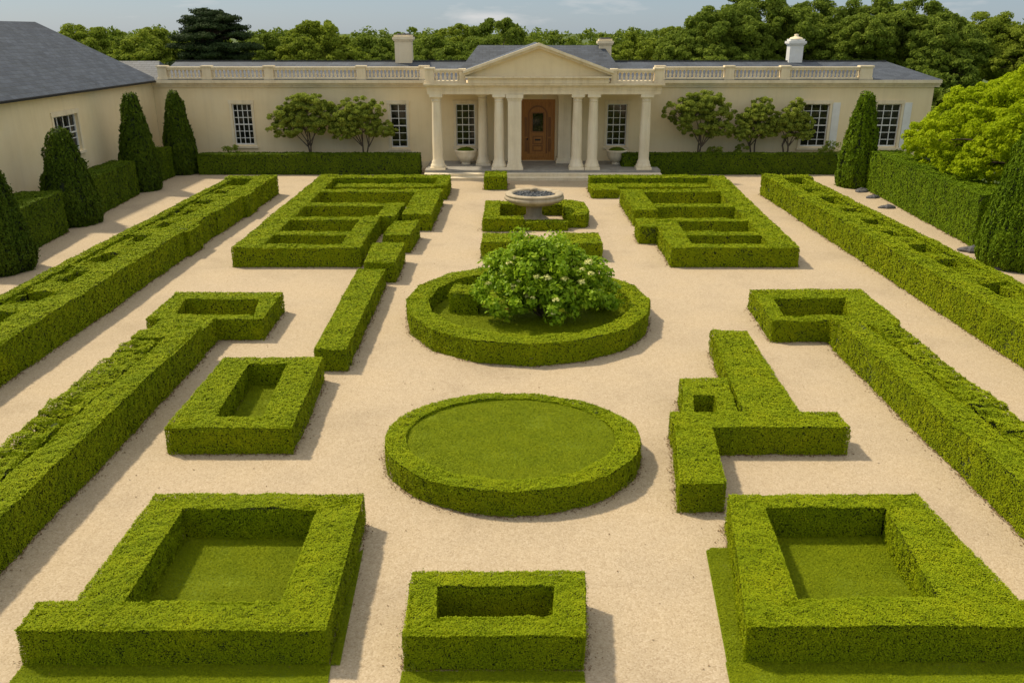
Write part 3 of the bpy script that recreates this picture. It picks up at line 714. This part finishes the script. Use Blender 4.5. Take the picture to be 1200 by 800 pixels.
# ------------------------------------------------------------------ the house
W = 50.5
house = tag(empty('country_house', (2, W, 0)), 'long single storey cream house with a columned portico and balustrade', 'house')
def hp(name, mb, mat, parent=None, label=None, origin=None):
    o = mb.build(name, mat, parent or house, origin)
    if label: o['label'] = label
    return o
def wall_open(mb, a0, a1, z0, z1, ops, tf, depth=.22):
    """wall sheet with real openings and reveals; tf maps (a, d, z) to world"""
    xs = sorted({a0, a1, *[o[0] for o in ops], *[o[1] for o in ops]}); zs = sorted({z0, z1, *[o[2] for o in ops], *[o[3] for o in ops]})
    for i in range(len(xs)-1):
        for j in range(len(zs)-1):
            cx = (xs[i]+xs[i+1])/2; cz = (zs[j]+zs[j+1])/2
            if any(o[0] < cx < o[1] and o[2] < cz < o[3] for o in ops): continue
            mb.add([tf(xs[i],0,zs[j]), tf(xs[i+1],0,zs[j]), tf(xs[i+1],0,zs[j+1]), tf(xs[i],0,zs[j+1])], [(0,1,2,3)])
    for (p, q, r, s) in ops:
        for A, B in (((p,r),(p,s)),((q,s),(q,r)),((p,s),(q,s)),((q,r),(p,r))):
            mb.add([tf(A[0],0,A[1]), tf(B[0],0,B[1]), tf(B[0],depth,B[1]), tf(A[0],depth,A[1])], [(0,1,2,3)])
def window(parent, a0, a1, z0, z1, tf, nx, nz, label=None, shutter=None):
    def bx(mb, p, q, r, s, d0, d1):
        v = [tf(p,d0,r),tf(q,d0,r),tf(q,d1,r),tf(p,d1,r),tf(p,d0,s),tf(q,d0,s),tf(q,d1,s),tf(p,d1,s)]
        mb.add(v, [(3,2,1,0),(4,5,6,7),(0,1,5,4),(1,2,6,5),(2,3,7,6),(3,0,4,7)])
    og = tuple(tf((a0+a1)/2, 0, z0))
    sur = MB(); e = .14
    bx(sur, a0-e, a0-.002, z0-.05, z1+.0, -.045, .03); bx(sur, a1+.002, a1+e, z0-.05, z1, -.045, .03); bx(sur, a0-e-.03, a1+e+.03, z1+.002, z1+.2, -.06, .03)
    bx(sur, a0-e-.05, a1+e+.05, z0-.17, z0-.052, -.12, .05)
    w = hp('window', sur, M['stone'], parent, label, og)
    fr = MB(); t = .055
    bx(fr, a0+.002, a0+t, z0+.002, z1-.002, .10, .165); bx(fr, a1-t, a1-.002, z0+.002, z1-.002, .10, .165)
    bx(fr, a0+t, a1-t, z0+.002, z0+t+.02, .10, .165); bx(fr, a0+t, a1-t, z1-t, z1-.002, .10, .165)
    zm = (z0+z1)/2
    bx(fr, a0+t, a1-t, zm-.03, zm+.03, .095, .16)
    for i in range(1, nx):
        c = a0+(a1-a0)*i/nx; bx(fr, c-.02, c+.02, z0+t+.02, z1-t, .115, .15)
    for j in range(1, nz):
        c = z0+(z1-z0)*j/nz
        if abs(c-zm) > .05: bx(fr, a0+t, a1-t, c-.018, c+.018, .118, .148)
    f = MB.build(fr, 'window_frame', M['paint'], w, og)
    f.location = (0,0,0)
    g = MB(); bx(g, a0, a1, z0, z1, .17, .19)
    gl = MB.build(g, 'window_pane', M['glass'], w, og); gl.location = (0,0,0)
    return w
tf_front = lambda a, d, z: (a, W+d, z)
WIN = [(-16.05,-14.93,1.35,3.65,4,6,'window nearest the left corner with a dense white lattice'),(-7.0,-6.05,1.2,3.65,2,6,None),(-3.22,-2.13,1.3,3.65,3,6,None),(5.47,6.60,1.3,3.65,3,6,None),(16.72,18.2,1.25,3.65,3,6,None),(20.9,22.3,1.25,3.65,3,6,None)]
DOOR = (.50,2.48,.46,3.9)
mb = MB()
wall_open(mb, -20.4, 24.0, 0, 4.95, [w[:4] for w in WIN]+[DOOR], tf_front)
mb.add([(24.0,W,0),(24.0,57.6,0),(24.0,57.6,4.95),(24.0,W,4.95)], [(0,1,2,3)]); mb.add([(-20.4,57.6,0),(-20.4,57.6,4.95),(24,57.6,4.95),(24,57.6,0)], [(0,1,2,3)])
hp('wall', mb, M['stucco'])
for w in WIN: window(house, *w[:4], tf_front, w[4], w[5], w[6])
# white jamb panels beside the two right windows
for xa in (18.36, 22.46):
    b = MB(); b.box(xa, xa+.42, W-.05, W-.003, 1.15, 3.72); hp('shutter', b, M['paint'], origin=(xa,W,1.15))
b = MB(); b.box(-7.3,-5.6,W-.06,W-.003,.55,1.0); b.box(-7.2,-5.7,W-.09,W-.062,.62,.93); hp('window_apron', b, M['white_stone'])
# wall cornice and plinth
def cornice_run(x0, x1):
    b = MB(); b.box(x0, x1, W-.10, W-.003, 4.58, 4.70); b.box(x0, x1, W-.20, W-.003, 4.702, 4.80); b.box(x0, x1, W-.32, W+.2, 4.802, 4.97)
    return b
hp('cornice', cornice_run(-20.4,-4.56), M['stone']); hp('cornice', cornice_run(7.96,24.25), M['stone'])
for x0, x1 in ((-20.4,-4.8),(8.2,24.0)):
    b = MB(); b.box(x0, x1, W-.06, W-.003, 0, .42); hp('plinth', b, M['stone'])
# balustrade
def balustrade(x0, x1, y):
    b = MB(); b.box(x0, x1, y-.13, y+.13, 4.975, 5.09); b.box(x0, x1, y-.14, y+.14, 5.50, 5.58); b.box(x0, x1, y-.17, y+.17, 5.582, 5.67)
    n = max(2, int((x1-x0)/.215))
    for i in range(n):
        c = x0+(i+.5)*(x1-x0)/n
        b.lathe([(.07,5.09),(.045,5.13),(.078,5.22),(.07,5.28),(.04,5.40),(.06,5.45),(.07,5.50)], c, y, 8)
    hp('balustrade', b, M['stone'], origin=((x0+x1)/2, y, 4.97))
def pier(x, y, w=.5, top=5.74):
    b = MB(); b.box(x-w/2, x+w/2, y-.19, y+.19, 4.972, top-.1); b.box(x-w/2-.05, x+w/2+.05, y-.24, y+.24, top-.098, top)
    b.box(x-w/2-.04, x+w/2+.04, y-.22, y+.22, 4.974, 5.1)
    hp('pier', b, M['stone'], origin=(x, y, 4.97))
yb = W-.02
PL = [-19.7,-17.2,-13.7,-8.5,-4.95]; PR = [8.35,12.25,15.4,19.95]
for P_ in (PL, PR):
    for a in P_: pier(a, yb, .5 if a != 19.95 else .7)
    for a, c in zip(P_[:-1], P_[1:]): balustrade(a+.26, c-.26-(.1 if c == 19.95 else 0), yb)
# portico
fx0, fx1 = -4.75, 8.1
b = MB(); b.box(fx0, fx1, 46.95, W-.005, 0, .44); hp('portico_floor', b, M['paving'])
for i, (yy, z) in enumerate(((46.12,.15),(46.52,.30))):
    b = MB(); b.box(fx0+.05, fx1-.05, yy, yy+.398, 0, z-.05); b.box(fx0, fx1, yy-.03, yy+.398, z-.049, z); hp('step', b, M['white_stone'])
yc = 47.35
def column_part(x, y, r, sq=False):
    z0, z1 = .44, 4.40
    b = MB()
    if sq:
        b.box(x-r*1.3, x+r*1.3, y-r*1.3, y+r*1.3, z0, z0+.14); b.box(x-r*1.15, x+r*1.15, y-r*1.15, y+r*1.15, z0+.142, z0+.3)
        b.box(x-r, x+r, y-r, y+r, z0+.302, z1-.32); b.box(x-r*1.1, x+r*1.1, y-r*1.1, y+r*1.1, z1-.318, z1-.2); b.box(x-r*1.28, x+r*1.28, y-r*1.28, y+r*1.28, z1-.198, z1)
    else:
        b.box(x-r*1.45, x+r*1.45, y-r*1.45, y+r*1.45, z0, z0+.12)
        b.lathe([(r*1.42,z0+.122),(r*1.46,z0+.2),(r*1.3,z0+.28),(r*1.2,z0+.34),(r*1.22,z0+.40),(r*1.02,z0+.50),(r,z0+.6),(r*.99,z0+1.4),(r*.93,z0+2.4),(r*.84,z1-.42),(r*.84,z1-.36),(r*.92,z1-.35),(r*.92,z1-.31),(r*.85,z1-.30),(r*.86,z1-.24),(r*1.12,z1-.15)], x, y, 28)
        b.box(x-r*1.22, x+r*1.22, y-r*1.22, y+r*1.22, z1-.148, z1)
    hp('column' if not sq else 'square_column', b, M['white_stone'], origin=(x, y, z0))
for x in (-4.05,-.70,3.52,4.38,7.2): column_part(x, yc, .285)
column_part(-1.62, 48.9, .285)
column_part(.14, yc+.05, .36, True)
column_part(2.98, 49.9, .36, True)
b = MB()
b.box(-4.5, 7.9, 47.0, W-.005, 4.402, 4.62); b.box(-4.52, 7.92, 46.97, W-.005, 4.622, 4.80); b.box(-4.58, 7.98, 46.86, W-.005, 4.802, 4.87); b.box(-4.66, 8.06, 46.74, W-.35, 4.872, 4.97)
hp('entablature', b, M['stone'])
for x in (-4.35, 7.75): pier(x, 47.15, .46, 5.76)
balustrade(-4.11, -2.5, 47.15); balustrade(5.25, 7.51, 47.15)
pier(-2.62, 47.15, .3, 5.7); pier(5.38, 47.15, .3, 5.7)
# central block and pediment
px0, px1, ax = -2.45, 5.22, 1.40
b = MB(); b.box(px0+.12, px1-.12, 46.7, 51.0, 4.972, 5.24); b.box(px0, px1, 46.55, 51.0, 5.242, 5.33)
hp('pediment_base', b, M['stone'])
b = MB(); b.prism_xz([(px0-.06,5.334),(px1+.06,5.334),(ax,6.73)], 46.862, 51.0); hp('tympanum', b, M['stucco'])
b = MB()
for s in (-1, 1):
    ex = px0-.1 if s < 0 else px1+.1
    for (d0, d1, y0, y1) in ((0, .13, 46.62, 46.859), (.132, .27, 46.45, 46.859)):
        p = [(ex, 5.335+d0), (ax, 6.72+d0), (ax, 6.72+d1), (ex, 5.335+d1)]
        b.prism_xz(p if s < 0 else p[::-1], y0, y1)
hp('raking_cornice', b, M['stone'])
def roof_quad(mb, pts, thick=0):
    P = np.array(pts, float); e = P[1]-P[0]; u = e/np.linalg.norm(e); n = np.cross(e, P[-1]-P[0]); n /= np.linalg.norm(n); v = np.cross(n, u)
    uv = [((p-P[0])@u, (p-P[0])@v) for p in P]
    mb.add(P, [tuple(range(len(P)))], 0, False, uv=uv)
b = MB(); zc = 6.72+.20; ze = 5.335+.20
roof_quad(b, [(px0-.16,46.862,ze),(px0-.16,54.5,ze),(ax,54.5,zc+.03),(ax,46.862,zc+.03)][::-1]); roof_quad(b, [(px1+.16,54.5,ze),(px1+.16,46.862,ze),(ax,46.862,zc+.03),(ax,54.5,zc+.03)][::-1])
hp('portico_roof', b, M['slate'])
# main roof (hipped) and raised middle roof
b = MB(); y0, y1, yr, e0, e1, zr = W-.28, 57.9, 54.0, -20.2, 24.28, 5.86
ze = 4.976
roof_quad(b, [(e0,y0,ze),(e1,y0,ze),(22.5,yr,zr),(e0,yr,zr)]); roof_quad(b, [(e1,y1,ze),(e0,y1,ze),(e0,yr,zr),(22.5,yr,zr)]); roof_quad(b, [(e1,y0,ze),(e1,y1,ze),(22.5,yr,zr)])
hp('roof', b, M['slate'])
b = MB(); b.box(-20.2,22.5,yr-.09,yr+.09,zr-.03,zr+.05); hp('ridge_tiles', b, M['iron'])
b = MB(); z0 = 5.5; zt = 6.76; X0, X1, Y0, Y1, yr2 = -3.0, 6.3, 52.0, 57.4, 54.7
roof_quad(b, [(X0,Y0,z0),(X1,Y0,z0),(X1-.8,yr2,zt),(X0+.95,yr2,zt)]); roof_quad(b, [(X1,Y1,z0),(X0,Y1,z0),(X0+.95,yr2,zt),(X1-.8,yr2,zt)])
roof_quad(b, [(X0,Y1,z0),(X0,Y0,z0),(X0+.95,yr2,zt)]); roof_quad(b, [(X1,Y0,z0),(X1,Y1,z0),(X1-.8,yr2,zt)])
hp('raised_roof', b, M['slate'])
def chimney(x, y, w, top, mat, label, kind):
    b = MB(); b.box(x-w/2, x+w/2, y-w*.4, y+w*.4, 5.2, top-.34); b.box(x-w/2-.06, x+w/2+.06, y-w*.4-.06, y+w*.4+.06, top-.338, top-.26); b.box(x-w/2-.12, x+w/2+.12, y-w*.4-.12, y+w*.4+.12, top-.258, top-.12); b.box(x-w/2-.03, x+w/2+.03, y-w*.4-.03, y+w*.4+.03, top-.118, top)
    c = hp('chimney', b, mat, label=label, origin=(x, y, 5.2))
    p = MB()
    if kind == 0:
        for dx in (-.25,.05,.3): p.lathe([(.12,top),(.14,top+.05),(.10,top+.09)], x+dx, y, 12)
    elif kind == 1: p.lathe([(.40,top),(.34,top+.08),(.16,top+.13),(.11,top+.17),(.13,top+.26),(.03,top+.28)], x, y, 16)
    else: p.box(x-w*.42, x+w*.42, y-w*.3, y+w*.3, top+.002, top+.08)
    o = p.build('chimney_pot', M['rock'] if kind != 1 else M['stone'], c, (x, y, 5.2)); o.location = (0,0,0)
chimney(-6.47, 54.0, 1.0, 7.35, M['stone'], 'broad cream chimney', 0)
chimney(5.62, 54.6, .74, 7.12, M['stone'], 'short cream chimney', 2)
chimney(16.95, 54.0, .80, 7.12, M['paint'], 'white chimney with a domed cap', 1)
# front door
d = MB(); x0, x1, z0, z1 = DOOR; yd = W+.12
d.box(x0+.002, x0+.16, yd-.04, yd+.08, z0, z1-.002); d.box(x1-.16, x1-.002, yd-.04, yd+.08, z0, z1-.002); d.box(x0+.162, x1-.162, yd-.04, yd+.08, z1-.17, z1-.002)
d.box(x0+.162, x1-.162, yd+.0, yd+.07, z0, z1-.172)
cx = (x0+x1)/2
# raised arched moulding and panels
arch = [(cx+.56*math.cos(t), 3.05+.5*math.sin(t)) for t in np.linspace(0, math.pi, 15)]
arc_in = [(cx+.48*math.cos(t), 3.05+.42*math.sin(t)) for t in np.linspace(0, math.pi, 15)]
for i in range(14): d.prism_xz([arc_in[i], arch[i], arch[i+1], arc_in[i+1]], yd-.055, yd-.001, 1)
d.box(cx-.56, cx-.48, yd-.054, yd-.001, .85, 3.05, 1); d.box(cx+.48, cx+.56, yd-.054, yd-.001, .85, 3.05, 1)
d.box(cx-.62, cx+.62, yd-.045, yd-.001, .62, .82)
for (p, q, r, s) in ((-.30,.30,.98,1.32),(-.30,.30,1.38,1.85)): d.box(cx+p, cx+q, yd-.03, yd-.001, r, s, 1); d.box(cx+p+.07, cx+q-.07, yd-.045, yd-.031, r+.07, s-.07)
for s in (-1, 1):
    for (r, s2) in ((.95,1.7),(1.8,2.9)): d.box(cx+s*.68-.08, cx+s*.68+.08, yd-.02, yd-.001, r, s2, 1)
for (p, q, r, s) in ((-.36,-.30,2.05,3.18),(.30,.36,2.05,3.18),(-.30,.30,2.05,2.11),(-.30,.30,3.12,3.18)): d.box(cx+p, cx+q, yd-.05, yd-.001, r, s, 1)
door = hp('door', d, [M['wood'], M['wood_shade']], origin=(cx, W, z0))
g = MB(); g.box(cx-.298, cx+.298, yd-.02, yd-.003, 2.112, 3.118); o = g.build('door_glass', M['glass'], door, (cx, W, z0)); o.location = (0,0,0)
k = MB(); k.lathe([(.02,1.62),(.05,1.64),(.055,1.68),(.03,1.72)], cx-.60, yd-.06, 12); o = k.build('door_handle', M['iron'], door, (cx, W, z0)); o.location = (0,0,0)
k = MB(); k.box(cx-.17, cx+.17, yd-.058, yd-.046, 1.58, 1.68); o = k.build('letter_plate', M['iron'], door, (cx, W, z0)); o.location = (0,0,0)
# door keystone brackets
for xx in (cx-.85, cx+.35):
    b = MB(); b.prism_xz([(xx-.12,3.95),(xx+.12,3.95),(xx+.18,4.3),(xx-.18,4.3)], W-.22, W-.003); hp('keystone', b, M['stone'], origin=(xx, W, 3.95))

# urns on the portico
def urn(x, y, label, s=1., plants=True):
    root = tag(empty('stone_urn', (x, y, .44)), label, 'urn', 'planted urns on the portico')
    b = MB(); z = .44; b.lathe([(.26*s,z),(.28*s,z+.06),(.22*s,z+.10),(.32*s,z+.16),(.50*s,z+.32),(.60*s,z+.52),(.62*s,z+.70),(.66*s,z+.74),(.64*s,z+.80),(.55*s,z+.80),(.54*s,z+.74)], x, y, 28)
    b.build('bowl', M['white_stone'], root, (x, y, z))
    b = MB(); rng = np.random.default_rng(int(abs(x)*10)); n = 260
    e = rng.normal(size=(n,3)); e[:,2] = abs(e[:,2]); e /= np.linalg.norm(e, axis=1)[:,None]
    leaves(b, np.array((x,y,z+.76))+e*np.array((.42,.42,.18))*s, e, .05, rng, .6, .4, mat=0)
    b.lathe([(.5*s,z+.76),(.44*s,z+.84),(.28*s,z+.91),(.02,z+.94)], x, y, 14)
    b.build('plant', M['hedge_dark'], root, (x, y, z))
urn(-2.62, 49.2, 'round stone urn under the window left of the door')
urn(5.95, 49.2, 'wide stone urn under the window right of the door', .95)

# ------------------------------------------------------------------ left wing
XW = -20.4
wing = tag(empty('house_wing', (XW, 36, 0)), 'cream side wing with a steep slate hipped roof at the left', 'building')
tf_w = lambda a, d, z: (XW-d, a, z)
def wp(name, mb, mat, origin=None): return mb.build(name, mat, wing, origin)
WW = (39.0,41.2,2.3,3.95)
mb = MB(); wall_open(mb, 14, W-.01, 0, 4.93, [WW], tf_w)
mb.add([(XW,14,0),(XW,14,4.93),(-28.4,14,4.93),(-28.4,14,0)], [(0,1,2,3)]); mb.add([(-28.4,14,0),(-28.4,14,4.93),(-28.4,50.4,4.93),(-28.4,50.4,0)], [(0,1,2,3)])
wp('wall', mb, M['stucco'])
w = window(wing, *WW, tf_w, 4, 3)
b = MB(); ex, ez, xr, zr = XW+.32, 4.95, -24.4, 8.0
e2 = -28.7
roof_quad(b, [(ex,50.75,ez),(ex,13.6,ez),(xr,17.5,zr),(xr,46.6,zr)][::-1]); roof_quad(b, [(e2,13.6,ez),(e2,50.75,ez),(xr,46.6,zr),(xr,17.5,zr)][::-1])
roof_quad(b, [(e2,50.75,ez),(ex,50.75,ez),(xr,46.6,zr)][::-1]); roof_quad(b, [(ex,13.6,ez),(e2,13.6,ez),(xr,17.5,zr)][::-1])
wp('roof', b, M['slate'])
b = MB(); b.box(ex-.12, ex+.03, 13.7, 50.3, ez-.10, ez-.012); b.box(XW+.002, ex-.121, 13.7, 50.3, ez-.06, ez-.012); wp('gutter', b, M['iron'])
b = MB(); roof_quad(b, [(-24.5,50.32,5.0),(-19.95,50.32,5.0),(-20.5,52.2,5.93),(-24.5,52.2,5.93)]); roof_quad(b, [(-19.95,50.32,5.0),(-19.95,53.5,5.0),(-20.5,52.2,5.93)])
wp('linking_roof', b, M['slate'])

# ------------------------------------------------------------------ small things
for i, (x, y, s, lab) in enumerate([(17.5,42.7,.26,'flat dark stone on the gravel by the far end of the tall right hedge'),(17.35,41.0,.22,'small dark stone on the gravel along the tall right hedge'),(17.0,38.5,.24,'low dark stone on the gravel halfway along the tall right hedge'),(16.75,30.3,.33,'large dark rock between the tall right hedge and the nearest right yew'),(16.45,27.9,.26,'dark rock at the foot of the nearest right yew column')]):
    rng = np.random.default_rng(400+i); mb = MB(); n = 14
    prof = [(1.,0),(1.05,.25),(.8,.5),(.4,.66),(.05,.7)]; v = []
    for r_, z in prof:
        for j in range(n):
            t = 2*math.pi*j/n; q = s*r_*(1+.22*math.sin(2*t+i)+.12*math.sin(5*t+2*i)); v.append((x+q*1.25*math.cos(t), y+q*math.sin(t), z*s*(1+.2*math.sin(t+i))-.01))
    f = [(a*n+j, a*n+(j+1)%n, (a+1)*n+(j+1)%n, (a+1)*n+j) for a in range(len(prof)-1) for j in range(n)]+[tuple(range((len(prof)-1)*n, len(prof)*n))]
    mb.add(v, f); tag(mb.build('rock', M['rock'], origin=(x, y, 0)), lab, 'rock', 'dark stones along the right path')
# clippings and dry leaves on the gravel
rng = np.random.default_rng(71); mb = MB(); n = 900
P = np.column_stack([rng.uniform(-13,13,n), 8+34*rng.random(n)**1.5, np.full(n, .012)])
leaves(mb, P, np.tile((0,0,1.), (n,1)), .02, rng, .25, .5, mat=0)
tag(mb.build('fallen_leaves', M['dead'], origin=(0,20,0)), kind='stuff')

rng = np.random.default_rng(72); cb = MB()
P = np.concatenate([b[0] for b in BASES]); N = np.concatenate([b[1] for b in BASES])
keep = rng.random(len(P)) < .38; P = P[keep]; N = N[keep]
P = P + N*(rng.exponential(.032, len(P)))[:,None] + np.column_stack([rng.normal(0,.03,len(P)), rng.normal(0,.03,len(P)), np.zeros(len(P))]); P[:,2] = .012+.012*rng.random(len(P))
leaves(cb, P, np.tile((0,0,1.), (len(P),1)), leaf_len(P, .0011, .010), rng, .3, .5, mat=0)
tag(cb.build('hedge_clippings', M['dead'], origin=(0,20,0)), kind='stuff')

# ------------------------------------------------------------------ light, sky, camera
sun_dir = np.array((-.52, .30, .76)); sun_dir /= np.linalg.norm(sun_dir)
el = math.asin(sun_dir[2]); az = math.atan2(sun_dir[0], sun_dir[1])
sd = bpy.data.lights.new('sun', 'SUN'); sd.energy = 3.0; sd.angle = R(3.0); sd.color = (1, .875, .65)
so = bpy.data.objects.new('sun', sd); COL.objects.link(so); so.location = (-20, 20, 40)
from mathutils import Vector
so.rotation_euler = Vector(-sun_dir).to_track_quat('-Z', 'Y').to_euler()
wd = bpy.data.worlds.new('World'); scene.world = wd; wd.use_nodes = True
nt = wd.node_tree; nt.nodes.clear(); L = nt.links.new
out = nt.nodes.new('ShaderNodeOutputWorld'); bg = nt.nodes.new('ShaderNodeBackground'); bg.inputs[1].default_value = .15
sky = nt.nodes.new('ShaderNodeTexSky'); sky.sky_type = 'NISHITA'; sky.sun_disc = False
sky.sun_elevation = el; sky.sun_rotation = az % (2*math.pi); sky.altitude = 100; sky.air_density = 1.0; sky.dust_density = .6; sky.ozone_density = 2.0
tc = nt.nodes.new('ShaderNodeTexCoord'); mp = nt.nodes.new('ShaderNodeMapping'); mp.inputs['Scale'].default_value = (5., 5., 26.)
L(tc.outputs['Generated'], mp.inputs[0])
cn = nt.nodes.new('ShaderNodeTexNoise'); cn.inputs['Scale'].default_value = 1.; cn.inputs['Detail'].default_value = 7.; cn.inputs['Roughness'].default_value = .55
L(mp.outputs[0], cn.inputs['Vector'])
cr = ramp(nt, [(.58, (0,0,0)), (.74, (.8,.8,.8))]); L(cn.outputs['Fac'], cr.inputs[0])
mx = nt.nodes.new('ShaderNodeMix'); mx.data_type = 'RGBA'; mx.inputs[7].default_value = (3.6, 3.5, 3.4, 1)
sx = nt.nodes.new('ShaderNodeSeparateXYZ'); L(tc.outputs['Generated'], sx.inputs[0])
vr = ramp(nt, [(.0, (1.15,1.52,1.92)), (.07, (.88,1.36,1.95)), (.16, (1.5,1.95,2.4)), (.45, (3.3,3.3,3.1)), (1, (4.4,4.2,3.8))]); L(sx.outputs['Z'], vr.inputs[0])
veil = nt.nodes.new('ShaderNodeMix'); veil.data_type = 'RGBA'; veil.inputs[0].default_value = .82
L(sky.outputs[0], veil.inputs[6]); L(vr.outputs[0], veil.inputs[7])
L(cr.outputs[0], mx.inputs[0]); L(veil.outputs[2], mx.inputs[6]); L(mx.outputs[2], bg.inputs[0]); L(bg.outputs[0], out.inputs[0])

cd = bpy.data.cameras.new('camera'); cd.sensor_width = 36; cd.lens = 30; cd.clip_end = 4000; cd.clip_start = .1
co = bpy.data.objects.new('camera', cd); COL.objects.link(co); co.location = tuple(CAM); co.rotation_euler = (R(90-19.9), 0, 0)
scene.camera = co
scene.view_settings.view_transform = 'Standard'; scene.view_settings.look = 'None'; scene.view_settings.gamma = 1; scene.view_settings.exposure = .52
scene.view_settings.use_curve_mapping = False
scene.render.engine = 'CYCLES'
scene.cycles.max_bounces = 6; scene.cycles.diffuse_bounces = 3; scene.cycles.glossy_bounces = 2; scene.cycles.transmission_bounces = 2; scene.cycles.transparent_max_bounces = 4
scene.cycles.use_denoising = True
